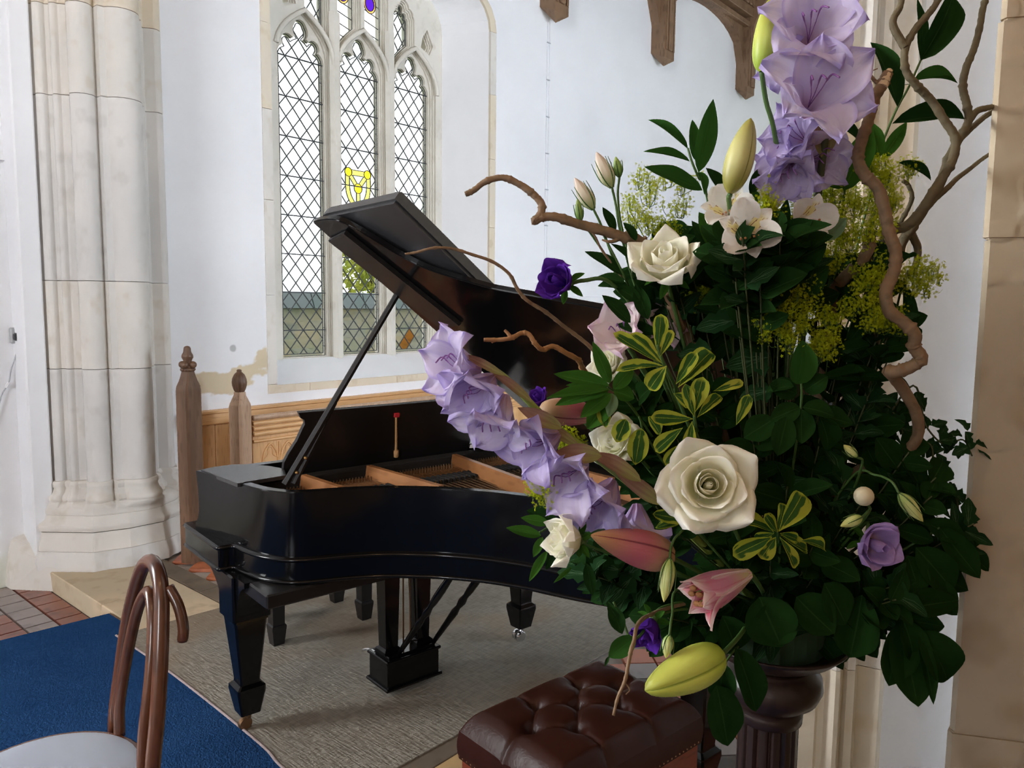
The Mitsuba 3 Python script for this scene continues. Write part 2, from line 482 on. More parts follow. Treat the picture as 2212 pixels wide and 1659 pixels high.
def light(poly, name, bars, dz0, seed, special=None):
    L = newkey(f'{w1}__{name}')
    labels[L] = {'label': 'diamond leaded light of clear quarries'}
    rr = random.Random(seed)
    x0, z0, x1, z1 = poly.bounds
    cx = (x0 + x1) / 2
    came, cells = [], []
    border = 0.024 if special is not None or x1 - x0 > 0.3 else 0.016
    inside = poly.buffer(-border, join_style=2)
    core = inside
    if special:
        core = inside.difference(special)
    n = int((z1 - z0) / DH) * 2 + 6
    dw = (x1 - x0 - 2 * border) / 3.0 if x1 - x0 > 0.3 else (x1 - x0 - 2 * border) / 1.6
    for i in range(-5, 6):
        for j in range(-n, n):
            if (i + j) % 2:
                continue
            px, pz = cx + i * dw / 2, dz0 + j * DH / 2
            d = Polygon([(px - dw / 2, pz), (px, pz - DH / 2), (px + dw / 2, pz), (px, pz + DH / 2)])
            if pz < z0 - DH or pz > z1 + DH or px < x0 - dw or px > x1 + dw:
                continue
            g = d.intersection(core)
            if g.area > 1e-4:
                pm = pane_mesh(g, glassY)
                if pm is not None:
                    tilt = (rr.random() - 0.5) * 0.05, (rr.random() - 0.5) * 0.05
                    V = pm.vertices
                    V[:, 1] += (V[:, 0] - px) * tilt[0] + (V[:, 2] - pz) * tilt[1]
                    obj('pane', trimesh.Trimesh(V, pm.faces, process=False), ('glass_clear', 'glass_clear', 'glass_tint')[rr.randrange(3)] if not (abs(px - 5.36) < 0.07 and abs(pz - 1.33) < 0.09) else 'glass_amber', L)
                came.append(LineString(d.exterior).intersection(core))
    lines = unary_union(came).buffer(0.0040, cap_style=2)
    edge = unary_union([inside.exterior.buffer(0.0032) if inside.geom_type == 'Polygon' else unary_union([q.exterior.buffer(0.0032) for q in inside.geoms]), poly.exterior.buffer(0.004)])
    ties = unary_union([sbox(x0, z - 0.0025, x0 + border, z + 0.0025).union(sbox(x1 - border, z - 0.0025, x1, z + 0.0025)) for z in np.arange(z0 + 0.09, z1, DH)]).intersection(poly) if x1 - x0 > 0.3 else Polygon()
    lead = unary_union([lines, edge, ties]).intersection(poly.buffer(0.004))
    if special:
        ds, bs, ins, full = shield(cx, 2.78)
        lead = lead.difference(full.buffer(-0.002))
        lead = lead.union(unary_union([LineString(g.exterior).buffer(0.0028) for q in ds + bs + ins for g in getattr(q, 'geoms', [q])]))
        for q in ds:
            obj('shield_disc', pane_mesh(q, glassY), 'glass_yellow', L, label='yellow glass disc of the shield')
        for q in bs:
            obj('shield_band', pane_mesh(q, glassY), 'glass_pale_yellow', L, label='pale yellow glass band of the shield')
        for q in ins:
            obj('shield_field', pane_mesh(q, glassY), 'glass_blue', L, label='pale blue glass between the bands of the shield')
    ring_ = poly.difference(inside)
    obj('border_glass', pane_mesh(ring_, glassY), 'glass_clear', L, kind='stuff')
    obj('came', wallx(lead.simplify(0.0004), glassY - 0.004, glassY + 0.004), 'lead', L, kind='stuff')
    for z in bars:
        if z0 < z < z1 - 0.1:
            obj('saddle_bar', box(x0 - 0.01, x1 + 0.01, glassY - 0.016, glassY - 0.006, z - 0.0045, z + 0.0045), 'iron', L)


shd = shield(LC[1], 2.78)[3]
for k in range(3):
    light(MAIN[k], 'leaded_light', BARS, SP - 0.086, 11 + k, shd if k == 1 else None)
for k, u in enumerate(uppers):
    if k in (1, 2):
        L = newkey(f'{w1}__roundel_light')
        c, h, z0 = UP[k]
        cz = 4.56
        inner_, outer_ = affinity.scale(Point(c, cz).buffer(0.062, 20), 0.85, 1.05), affinity.scale(Point(c, cz).buffer(0.083, 20), 0.85, 1.05)
        inner_, outer_ = inner_.intersection(u), outer_.intersection(u)
        obj('pane', pane_mesh(inner_, glassY), 'glass_purple', L)
        obj('roundel_border', pane_mesh(outer_.difference(inner_), glassY), 'glass_amber', L)
        rest = u.difference(outer_)
        for z0_ in np.arange(4.1, 5.1, 0.1):
            g = rest.intersection(sbox(c - 0.3, z0_, c + 0.3, z0_ + 0.1))
            if g.area > 1e-4:
                obj('pane', pane_mesh(g, glassY), 'glass_clear', L)
        ln = unary_union([LineString(u.exterior).buffer(0.004), LineString(outer_.exterior).buffer(0.003), LineString(inner_.exterior).buffer(0.003)] + [strip((c - 0.1, z), (c + 0.1, z - 0.05), 0.005).difference(outer_) for z in np.arange(4.2, 5.1, 0.1)]).intersection(u.buffer(0.003))
        obj('came', wallx(ln, glassY - 0.004, glassY + 0.004), 'lead', L, kind='stuff')
    else:
        light(u, 'tracery_light', [], 4.3, 31 + k)
for e in eyelets:
    obj('pane', pane_mesh(e, glassY), 'glass_clear', w1)

# ---- left respond of the arch (clustered shafts), course by course
RC = A(2.07, 5.46)
core = Polygon([(1.70, 5.6), (1.70, 5.36), (1.78, 5.27), (1.83, 5.2), (2.0, 5.12), (2.25, 5.16), (2.36, 5.24), (2.46, 5.36), (2.46, 5.6)])
core = core.buffer(-0.01).buffer(0.01)
shafts = [Point(1.745, 5.30).buffer(0.032), Point(1.81, 5.235).buffer(0.026), Point(1.915, 5.135).buffer(0.072), sbox(1.985, 5.045, 2.022, 5.2), Point(2.13, 5.085).buffer(0.112), sbox(2.245, 5.10, 2.275, 5.25),
          Point(2.395, 5.235).buffer(0.052), sbox(2.44, 5.30, 2.475, 5.6), sbox(1.675, 5.36, 1.71, 5.6)]
plan = unary_union([core] + shafts)
for hx, hy, hr in ((1.845, 5.165, 0.017), (2.315, 5.165, 0.04), (1.775, 5.255, 0.016)):
    plan = plan.difference(Point(hx, hy).buffer(hr))
plan = plan.buffer(0.003).buffer(-0.003)
hullp = plan.convex_hull
octo = Polygon([(1.60, 5.6), (1.60, 5.28), (1.82, 5.02), (2.02, 4.955), (2.24, 4.955), (2.42, 5.06), (2.56, 5.28), (2.56, 5.6)])
ANG = np.concatenate([np.linspace(math.radians(170), math.radians(370), 261)])


def radial(poly, c=RC, ang=ANG):
    out = []
    for a in ang:
        ls = LineString([c, (c[0] + 3 * math.cos(a), c[1] + 3 * math.sin(a))]).intersection(poly)
        pts = [q for g in getattr(ls, 'geoms', [ls]) if not g.is_empty for q in g.coords]
        out.append(max(math.hypot(q[0] - c[0], q[1] - c[1]) for q in pts))
    return np.array(out)


def loft(levels, c=RC, ang=ANG):
    v = [[(c[0] + r * math.cos(a), c[1] + r * math.sin(a), z) for r, a in zip(rs, ang)] for z, rs in levels]
    v = [[(c[0], c[1], levels[0][0])] * len(ang)] + v + [[(c[0], c[1], levels[-1][0])] * len(ang)]
    return gridmesh(np.array(v, float))


r_pl, r_hull, r_oct = radial(plan), radial(hullp), radial(octo)
res1 = 'respond_pillar'
labels[res1] = {'kind': 'structure'}
zc = [0.545, 1.26, 1.81, 2.93, 3.46, 4.6, 7.9]
for k, (a, b) in enumerate(zip(zc[:-1], zc[1:])):
    ins = 0.004
    lv = [(a + 0.0015, r_pl - ins), (a + 0.005, r_pl), (b - 0.005, r_pl), (b - 0.0015, r_pl - ins)]
    obj('shaft_course', loft(lv), ('stone_grey', 'stone_pale', 'stone_grey', 'stone_pale', 'stone_cream', 'stone_grey')[k], res1, 35)
wob = 0.010 * (meshkit.fbm(np.c_[ANG * 7, ANG * 0, ANG * 0], 3, 4) - 0.5)
obj('base_bell', loft([(0.42, r_pl + 0.045), (0.435, r_pl + 0.052), (0.455, r_pl + 0.045), (0.47, r_pl + 0.025), (0.50, r_pl + 0.012), (0.515, r_pl + 0.02), (0.53, r_pl + 0.022), (0.545, r_pl + 0.012), (0.548, r_pl - 0.01)]), 'stone_pale', res1, 40)
mid = 0.5 * r_hull + 0.5 * r_oct
obj('base_roll', loft([(0.335, mid * 0.99), (0.35, mid * 1.005), (0.375, mid * 1.0), (0.40, 0.6 * r_hull + 0.4 * r_pl + 0.05), (0.425, r_pl + 0.04)]), 'stone_pale', res1, 40)
obj('base_moulding', loft([(0.235, r_oct * 0.94), (0.243, r_oct * 0.985), (0.265, r_oct * 1.0), (0.285, r_oct * 0.995), (0.31, mid * 1.02), (0.337, mid * 1.0)]), 'stone_pale', res1, 40)
obj('plinth_stone', loft([(0.115, r_oct * 1.0), (0.12, r_oct * 1.008), (0.235, r_oct * 0.96 + wob * 0.3)]), 'stone_pale', res1, 40)
obj('plinth_stone', loft([(0.0, r_oct * 1.05 + 2.5 * wob), (0.05, r_oct * 1.055 + 2 * wob), (0.117, r_oct * 1.01 + wob)]), 'stone_grey', res1, 40)
# broad rough footing left of the respond, and the wall's return
struct('trim_1', box(1.58, 1.70, 5.30, 5.6, -0.12, 7.9, 0.01), 'plaster')
foot = hull([(1.46, 5.56, -0.12), (1.70, 5.56, -0.12), (1.46, 5.40, -0.12), (1.66, 5.12, -0.12), (1.50, 5.55, 0.20), (1.70, 5.55, 0.24), (1.60, 5.25, 0.06), (1.68, 5.16, 0.05), (1.52, 5.42, 0.12)])
obj('footing_stone', foot, 'stone_pale', res1)

# ---- right respond, its wall and the near pier (their fronts face the camera)
def front(px0, px1, d0, d1=None, yref=1000):
    return P(px0, yref, d0)[:2], P(px1, yref, d1 or d0)[:2]


res2 = 'respond_pillar_001'
labels[res2] = {'kind': 'structure'}
q0, q1 = front(1748, 1930, 2.2)
u = nrm(q1 - q0); nv = A(u[1], -u[0])
if nv @ FW[:2] > 0:
    nv = -nv
Lr = np.linalg.norm(q1 - q0)
prof = [(0, 0), (0.055, 0.0), (0.058, -0.02), (0.075, -0.03), (0.09, -0.022), (0.098, 0.0), (0.106, 0.012), (0.118, 0.012), (0.126, 0.0), (0.132, -0.015), (0.14, -0.018), (0.143, 0.004), (0.165, 0.006), (0.168, -0.02), (0.19, -0.03), (Lr, 0.0)]
prof = np.array([q0 + u * a + nv * b for a, b in prof] + [q1 * 1.16 + u * 0.1, q0 * 1.16 + u * 0.12])
for k, (a, b) in enumerate(((0, 0.62), (0.62, 1.55), (1.55, 2.3), (2.3, 3.4), (3.4, 7.9))):
    obj('shaft_course', extr(Polygon(prof).buffer(0), a + 0.001, b - 0.001), ('stone_cream', 'stone_pale', 'stone_cream', 'stone_pale', 'stone_grey')[k], res2, 35)
q2 = front(1915, 2160, 2.23)[0]; q3 = q2 + nrm(A(0.86, -0.5)) * 0.5
v2 = nrm(q3 - q2); n2 = A(v2[1], -v2[0]); n2 = n2 if n2 @ FW[:2] > 0 else -n2
wl = Polygon([q2, q3 + v2 * 1.4, q3 + v2 * 1.4 + n2 * 0.4, q2 * 1.15 + v2 * 0.1])
struct('wall_arcade', extr(wl, 0, 7.9), 'plaster')
pier = 'stone_pier'
labels[pier] = {'kind': 'structure'}
q4 = P(2098, 829, 1.27)[:2]
e2 = nrm(q4) * 0.985 + nrm(EX[:2]) * 0.17; e2 = nrm(e2); e1 = nrm(A(0.45, -0.89))
for k, (a, b) in enumerate(((0, 0.95), (0.95, 1.797), (1.797, 2.14), (2.14, 3.2), (3.2, 7.9))):
    j = 0.003 * (k % 2)
    pp = Polygon([q4 + e2 * 0.012 + e1 * j, q4 + e1 * (0.010 + j), q4 + e1 * 0.62, q4 + e1 * 0.62 + e2 * 0.62, q4 + e2 * 0.62])
    lo, hi = pp.buffer(-0.004), pp
    obj('pier_stone', cat_([extr(lo, a, b), extr(hi, a + 0.003, b - 0.002)]), 'stone_ochre', pier)

# ---- roof: wall posts, braces, carved plate, rafters
rf = 'roof_timbers'
labels[rf] = {'kind': 'structure'}
for k, (x, zb) in enumerate(((6.9, 4.84), (9.24, 4.93), (11.8, 5.02), (14.2, 5.05))):
    w = 0.13
    m = hull([(x - w, WY, zb + 0.10), (x + w, WY, zb + 0.10), (x - w, WY - 0.20, zb + 0.02), (x + w, WY - 0.20, zb + 0.02), (x, WY - 0.12, zb - 0.06), (x - w, WY, 7.9), (x + w, WY, 7.9), (x - w, WY - 0.20, 7.9), (x + w, WY - 0.20, 7.9)])
    ribs = cat_([m, box(x - 0.045, x + 0.045, WY - 0.235, WY - 0.19, zb + 0.12, 7.9, 0.01), box(x - 0.105, x - 0.075, WY - 0.22, WY - 0.19, zb + 0.12, 7.9), box(x + 0.075, x + 0.105, WY - 0.22, WY - 0.19, zb + 0.12, 7.9)])
    obj('wall_post', ribs, 'oak_dark', rf)
for x0, x1, z0 in ((4.2, 6.8, 5.15), (7.0, 9.14, 5.3), (9.36, 11.7, 5.42), (11.9, 14.1, 5.5)):      # curved wall braces: spandrel below the plate
    xs = np.linspace(0, 1, 15)
    low = [(x0 + (x1 - x0) * t, z0 + 0.62 * math.sqrt(max(0, 1 - (2 * t - 1) ** 2)) ** 0.8) for t in xs]
    obj('wall_brace', wallx(Polygon(low + [(x1, 6.5), (x0, 6.5)]), WY - 0.12, WY + 0.01), 'oak_dark', rf)
obj('wall_plate', cat_([box(6.9, 14.4, WY - 0.24, WY - 0.1, 6.16, 6.30, 0.01), box(6.9, 14.4, WY - 0.30, WY - 0.1, 6.42, 6.62, 0.01), box(6.9, 14.4, WY - 0.2, WY - 0.1, 6.02, 6.10, 0.01)]), 'oak_dark', rf)
for k in range(24):
    obj('carved_block', box(9.5 + k * 0.12, 9.59 + k * 0.12, WY - 0.26, WY - 0.1, 6.305, 6.415, 0.012), 'oak_dark', rf)
for x in (6.9, 9.24, 11.8, 14.2):                   # braces that spring into the room
    t = np.linspace(0, 1, 12)
    a = np.c_[np.full(12, x), WY - 0.18 - 2.4 * t ** 1.5, 5.55 + 2.1 * t ** 0.6]
    b = np.c_[np.full(12, x), WY - 0.18 - 2.4 * t ** 1.5 * 0.8, 5.95 + 2.2 * t ** 0.6]
    v = np.stack([a - [0.07, 0, 0], a + [0.07, 0, 0], b + [0.07, 0, 0], b - [0.07, 0, 0]], 1)
    obj('arch_brace', gridmesh(v, closed_u=True, caps=True), 'oak_dark', rf)
for k in range(12):
    obj('rafter', box(2.6 + k * 1.0, 2.75 + k * 1.0, -0.3, WY, 7.62, 7.85), 'oak_dark', rf)
struct('ceiling', box(-9, 14.6, -8, 6.4, 7.9, 8.2), 'oak_dark')

# ---- walls out of view, with unseen windows placed to light the scene
def hole_wall(name, poly, axis, a, b):
    m = extr(poly, a, b)
    if axis == 'x':
        m.apply_transform(np.array([[0, 0, 1, 0], [1, 0, 0, 0], [0, 1, 0, 0], [0, 0, 0, 1.0]]))
    else:
        m.apply_transform(XZ)
    struct(name, m, 'plaster')


west = Polygon(archline(-2.6, 1.7, 1.6, 5.2, 1.2))
souths = [Polygon(archline(x, 1.3, 4.3, 6.6, 0.8)) for x in (-3.0, 0.6)]
easts = [Polygon(archline(2.6, 1.3, 1.9, 4.6, 1.0))]
hole_wall('wall_west', sbox(-8, -0.13, 6.4, 8.2).difference(west), 'x', -9.4, -9.0)
hole_wall('wall_south', sbox(-9, -0.13, 14.6, 8.2).difference(unary_union(souths)), 'y', -8.4, -8.0)
hole_wall('wall_east', sbox(-8, -0.13, 6.4, 8.2).difference(unary_union(easts)), 'x', 14.6, 15.0)
struct('wall_unseen_shading', box(-4.8, 2.6, -1.0, -0.6, -0.13, 3.5), 'oak_dark')  # out of view, dark, placed to shade the pier and flowers
struct('wall_chapel', box(2.55, 2.95, -8, 0.1, 0, 7.9), 'plaster')
chap = Polygon(archline(6.0, 1.5, 1.1, 3.7, 1.0))
hole_wall('wall_chapel_unseen', sbox(2.95, -0.13, 14.6, 8.2).difference(chap), 'y', -3.4, -3.0)  # out of view; set near to hold the unseen window that lights the rug


def unseen_window(n, poly, axis, pos, inward, rad):
    key = f'window_{n}'  # an unseen window with glowing panes, out of view
    labels[key] = {'kind': 'structure'}
    x0, z0, x1, z1 = poly.bounds
    nl = max(2, int((x1 - x0) / 0.8))
    bars = unary_union([sbox(x0 + (x1 - x0) * k / nl - 0.06, z0, x0 + (x1 - x0) * k / nl + 0.06, z1) for k in range(1, nl)] + [poly.difference(poly.buffer(-0.08))]).intersection(poly)
    M = XZ if axis == 'y' else np.array([[0, 0, 1, 0], [1, 0, 0, 0], [0, 1, 0, 0], [0, 0, 0, 1.0]])
    fr = extr(bars, pos - 0.06, pos + 0.06)
    fr.apply_transform(M)
    obj('mullions', fr, 'stone_pale', key)
    v, f = trimesh.creation.triangulate_polygon(poly.buffer(-0.02).simplify(0.01), engine='earcut')
    V = np.c_[v, np.full(len(v), pos)] @ M[:3, :3].T
    m = trimesh.Trimesh(V, f, process=False)
    if m.face_normals[0] @ np.asarray(inward) < 0:
        m.invert()
    k = obj('pane', m, 'glass_clear', key)
    scene[k]['emitter'] = daylight(rad)
    scene[k]['bsdf'] = {'type': 'diffuse', 'reflectance': rgb(0.1, 0.1, 0.1)}


unseen_window(2, west, 'x', -9.2, (1, 0, 0), UNSEEN_LIT['west'])  # out of view, lights the left wall and pillar
for k, s in enumerate(souths):
    unseen_window(3 + k, s, 'y', -8.2, (0, 1, 0), UNSEEN_LIT['south'])  # out of view, set high to light the pillar and window wall
unseen_window(5, nw, 'y', WY + 0.2, (0, -1, 0), UNSEEN_LIT['north'])  # out of view, lights the flowers from the left
unseen_window(7, chap, 'y', -3.2, (0, 1, 0), UNSEEN_LIT['chapel'])  # out of view, lights the rug and the window wall
unseen_window(6, easts[0], 'x', 14.8, (-1, 0, 0), UNSEEN_LIT['east'])  # out of view, dim light from the far end
for k, (x, y, z) in enumerate(((-1.5, 0.7, 4.4), (-0.3, 0.1, 4.4))):  # unseen, out of view, placed for warm highlights on piano and rug
    n = f'unseen_lamp_{k + 1}'
    labels[n] = {'kind': 'structure', 'label': 'unseen warm light out of view above the nave'}
    s = trimesh.creation.icosphere(2, 0.075); s.apply_translation((x, y, z))
    kk = obj('bulb', s, 'iron', n, True)
    scene[kk]['emitter'] = {'type': 'area', 'radiance': rgb(*UNSEEN_LAMP)}
    obj('rod', tube([(x, y, z + 0.09), (x, y, 7.9)], 0.01, 6), 'iron', n)
    obj('shade', lathe([(0.03, z + 0.13), (0.05, z + 0.12), (0.16, z + 0.05), (0.165, z + 0.05), (0.06, z + 0.14)], 24, (x, y, 0)), 'iron', n, True)

# ---- floors
flr = struct('floor', cat_([box(1.72, 14.6, -8, 5.6, -0.13, -0.022), box(1.35, 1.75, -8, 1.9, -0.13, -0.022)]), 'mortar')
struct('floor_nave', box(-9, 1.75, -8, 5.6, -0.30, -0.1335), 'mortar')
struct('floor_dais', box(-2.2, 1.615, -1.2, 4.262, -0.134, -0.002), 'oak_dark')


def tile(cx, cy, s, rot, mat_, parent, z=0.0, h=0.02):
    c, sn = math.cos(rot), math.sin(rot)
    g = s / 2 - 0.0025
    dz = (RNG.random() - 0.5) * 0.0012
    p = []
    for gx, gy, zz in ((g, g, z - h), (g - 0.002, g - 0.002, z + dz)):
        for sx, sy in ((-1, -1), (1, -1), (1, 1), (-1, 1)):
            p.append((cx + c * gx * sx - sn * gy * sy, cy + sn * gx * sx + c * gy * sy, zz))
    obj('tile', hull(p), mat_, parent)


# stone kerb of the step, then a dark border, then the chapel's tiles
for a, b in ((5.30, 4.42), (4.42, 3.30), (3.30, 2.1)):
    obj('kerb_stone', box(1.625, 2.08, b + 0.002, a - 0.002, -0.13, -0.001, 0.006), 'stone_floor' if b < 5 else 'stone_pale', flr)
for a, b in ((5.0, 4.2), (4.2, 3.4), (3.4, 2.6)):
    obj('border_stone', box(2.085, 2.21, b + 0.002, a - 0.002, -0.022, 0.0, 0.001), 'stone_dark', flr)


def tile_field(x0, x1, y0, y1, s, pick, skip=None):
    d = s / math.sqrt(2)
    for i in range(int((x1 - x0) / d) + 1):
        for j in range(int((y1 - y0) / d) + 1):
            if (i + j) % 2:
                continue
            cx, cy = x0 + i * d, y0 + j * d
            if skip and skip(cx, cy):
                continue
            tile(cx, cy, s, math.pi / 4, pick(i, j), flr)


tile_field(2.33, 3.3, 3.95, 4.98, 0.156, lambda i, j: ('tile_black' if (i + 2 * j) % 5 == 0 else 'tile_buff' if (i + 2 * j) % 5 == 3 and i % 2 else 'tile_red'))
tile_field(2.02, 3.6, 0.78, 1.94, 0.152, lambda i, j: 'tile_black' if (i * 3 + j) % 14 == 4 else ('tile_grey' if (i * 3 + j) % 14 == 8 else 'tile_terracotta'), lambda x, y: x < 2.25 and y > 1.6)
obj('floor_slab', box(1.45, 1.98, 1.60, 1.925, -0.022, 0.001, 0.002), 'tile_buff', flr)
obj('border_stone', box(1.45, 2.4, 1.93, 2.06, -0.022, 0.0, 0.002), 'stone_dark', flr)
obj('border_stone', box(1.985, 2.1, 1.4, 1.925, -0.022, 0.0, 0.002), 'stone_dark', flr)
fn_ = 'floor_nave'
for j in range(9):
    tile(1.545, 5.36 - j * 0.152, 0.148, 0.0, 'tile_maroon', fn_, -0.118, 0.016)
for i in range(9):
    for j in range(7):
        tile(1.393 - i * 0.152, 5.36 - j * 0.152, 0.148, 0.0, 'tile_grey' if RNG.random() < 0.9 else 'tile_maroon', fn_, -0.118, 0.016)

# ---- outside: churchyard wall, ground, trees
def yard_fn(p, n, uv):
    a = fbm(p.x * 3, p.y * 3, p.z * 6, 3)
    b = cell_rand(dr.floor(p.x * 2.2 + cell_rand(dr.floor(p.z * 7), 3)), dr.floor(p.z * 7))
    return mix(mix((0.42, 0.40, 0.36), (0.50, 0.42, 0.31), b), (0.30, 0.30, 0.27), smoothstep(0.5, 0.8, a))


matte('yard_stone', proc(yard_fn), stone_bump, 0.02)
mat('coping', (0.14, 0.17, 0.18), 0.6)
matte('ground_grass', proc(lambda p, n, uv: mix((0.12, 0.20, 0.05), (0.20, 0.26, 0.10), fbm(p.x * 2, p.y * 2, 0, 3))))
struct('ground', box(-10, 50, 6.45, 70, -0.3, 0.0), 'ground_grass')
cw = 'churchyard_wall'
tag(cw, 'low stone churchyard wall with dark coping seen through the window', 'wall')
obj('masonry', box(2, 30, 10.2, 10.6, 0, 1.62, 0.02), 'yard_stone', cw)
for k in range(28):
    obj('coping_stone', hull([(2 + k + 0.01, 10.1, 1.62), (3 + k - 0.01, 10.1, 1.62), (2 + k + 0.01, 10.7, 1.62), (3 + k - 0.01, 10.7, 1.62), (2 + k + 0.01, 10.2, 1.86), (3 + k - 0.01, 10.2, 1.86), (2 + k + 0.01, 10.5, 1.88), (3 + k - 0.01, 10.5, 1.88)]), 'coping', cw)
mat('bark', (0.12, 0.09, 0.06), 0.9)
thin('tree_leaf', (0.16, 0.26, 0.05), 0.7, 0.6)
thin('tree_leaf_yellow', (0.34, 0.36, 0.06), 0.7, 0.6)


def tree(x, y, h, r, n, label, mat_, seed, zc=0.62):
    t = thing('tree', label, 'tree')
    obj('trunk', tube(catmull([(x, y, 0), (x + 0.1, y, h * 0.3), (x - 0.1, y + 0.1, h * 0.7)], 4), np.linspace(0.22, 0.08, 9), 8), 'bark', t)
    rs = np.random.RandomState(seed)
    c = rs.randn(n, 3); c /= np.linalg.norm(c, axis=1, keepdims=True)
    c *= (rs.rand(n, 1) ** 0.4) * [[r, r, r * 1.1]]
    c *= 0.7 + 0.6 * meshkit.noise(c * 1.3, seed)[:, None]
    c += [x, y, h * zc]
    s = 0.10 + 0.08 * rs.rand(n, 1, 1)
    tri = rs.randn(n, 3, 3); tri /= np.linalg.norm(tri, axis=2, keepdims=True)
    v = (c[:, None] + tri * s).reshape(-1, 3)
    obj('foliage', trimesh.Trimesh(v, np.arange(3 * n).reshape(-1, 3), process=False), mat_, t, kind='stuff')


tree(7.3, 16.0, 8.4, 1.6, 2600, 'pale green tree beyond the left light of the window', 'tree_leaf', 3)
tree(13.4, 16.5, 4.2, 1.3, 1500, 'small yellow green tree above the churchyard wall', 'tree_leaf_yellow', 5, 0.66)
# ================================================================== furniture and fittings
mat('piano_black', (0.003, 0.003, 0.0034), 0.12, spec=0.35, bump=lambda p, n, uv: fbm(p.x * 9, p.y * 9, p.z * 9, 2), bscale=0.0012)
mat('piano_satin', (0.010, 0.009, 0.009), 0.33, spec=0.45)
mat('piano_edge', (0.016, 0.016, 0.018), 0.42, spec=1.0, clearcoat=1.0, clearcoat_gloss=0.6)
mat('piano_matte', (0.010, 0.009, 0.009), 0.5, spec=0.35)
mat('piano_top', (0.02, 0.02, 0.021), 0.30, spec=0.8)
mat('plate_bronze', proc(lambda p, n, uv: mix((0.30, 0.14, 0.05), (0.24, 0.105, 0.038), fbm(p.x * 6, p.y * 6, 0, 3))), 0.42, 0.35)
mat('soundboard', wood_fn((0.27, 0.125, 0.05), (0.32, 0.155, 0.065), (0.19, 0.08, 0.03), 3, 22, 3), 0.3)
mat('strut_wood', wood_fn((0.27, 0.115, 0.042), (0.33, 0.145, 0.055), (0.19, 0.075, 0.028), 6, 2, 6), 0.35)
mat('brass', (0.72, 0.50, 0.20), 0.22, 1.0)
mat('brass_old', (0.26, 0.15, 0.08), 0.4, 0.8)
mat('chrome', (0.75, 0.76, 0.78), 0.14, 1.0)
mat('steel_string', (0.20, 0.12, 0.06), 0.4, 0.85)
mat('felt_black', (0.012, 0.011, 0.01), 0.9)
mat('felt_red', (0.55, 0.02, 0.03), 0.9)
mat('paper', (0.82, 0.83, 0.84), 0.8)

th = math.radians(-9)
PX, PY, PO, PW = A(math.cos(th), math.sin(th), 0), A(math.sin(th), -math.cos(th), 0), A(1.5, 3.3, 0), 1.60
PM = basis(PO, PX, PY, A(0, 0, 1))


def L2W(x, y, z):
    return PO + PX * x + PY * y + A(0, 0, z)


def onplane(px, py, o, n):
    v = FW + EX * (px - W_ / 2) / F_ + ED * (py - H_ / 2) / F_
    return CAM + v * (((o - CAM) @ n) / (v @ n))


def loc(q):
    return A((q - PO) @ PX, (q - PO) @ PY, q[2])


def pl(mesh):
    return moved(mesh, PM)


piano = thing('grand_piano', 'black grand piano with its lid propped open, behind the flowers', 'piano')
bent = [(0.028, 0.30), (0.045, 0.38), (0.065, 0.5), (0.087, 0.661), (0.105, 0.76), (0.128, 0.825), (0.165, 0.885), (0.215, 0.925), (0.285, 0.953), (0.36, 0.983), (0.436, 1.022), (0.51, 1.072), (0.572, 1.127), (0.64, 1.192), (0.692, 1.256), (0.745, 1.33), (0.787, 1.407), (0.825, 1.49), (0.858, 1.585), (0.895, 1.68), (0.94, 1.775), (0.985, 1.86), (1.02, 1.94), (1.05, 2.03), (1.08, 2.13), (1.12, 2.22), (1.19, 2.29), (1.28, 2.325), (1.38, 2.32), (1.47, 2.28), (1.54, 2.2), (1.585, 2.08), (1.60, 1.95)]
bent = [tuple(q) for q in catmull(bent, 4)]
R_out = Polygon(bent + [(PW, 0.30)])
R_in = R_out.buffer(-0.042)
rim = R_out.difference(R_in).difference(sbox(-1, 0.0, PW + 1, 0.62))
RZ = 1.0


def rounded_ring(poly, z0, z1, r):
    return cat_([extr(poly.buffer(-r), z0, z1), extr(poly, z0 + r, z1 - r), extr(poly.buffer(-r * 0.3), z0 + r * 0.3, z1 - r * 0.3)])


obj('rim', pl(rounded_ring(rim, 0.74, RZ, 0.004)), 'piano_black', piano, 30)
arm = unary_union([sbox(0.018, 0.205, 0.13, 0.45), sbox(PW - 0.13, 0.205, PW - 0.012, 0.45)])
band_out = unary_union([R_out, sbox(0.022, 0.205, PW, 0.6)]).buffer(0.006, join_style=1).buffer(0.02).buffer(-0.02)
band = band_out.difference(R_out.buffer(-0.06))
band = unary_union([band, unary_union([sbox(0.022, 0.205, 0.15, 0.6), sbox(PW - 0.15, 0.205, PW, 0.6)])]).intersection(band_out.buffer(0.001))


def ringprofile(poly, prof):
    """Outer skin of a moulding: the outline offset by each (out, z), joined level by level."""
    base = resample(list(poly.exterior.coords)[:-1], 420)
    t = np.roll(base, -1, 0) - np.roll(base, 1, 0)
    n = np.c_[t[:, 1], -t[:, 0]] / (np.linalg.norm(t, axis=1, keepdims=True) + 1e-9)
    for _ in range(3):
        n = (np.roll(n, 1, 0) + n + np.roll(n, -1, 0)) / 3
    if Polygon(base + n * 0.002).area < Polygon(base).area:
        n = -n
    v = np.array([np.c_[base + n * o, np.full(len(base), z)] for o, z in prof])
    return gridmesh(v, closed_u=True)


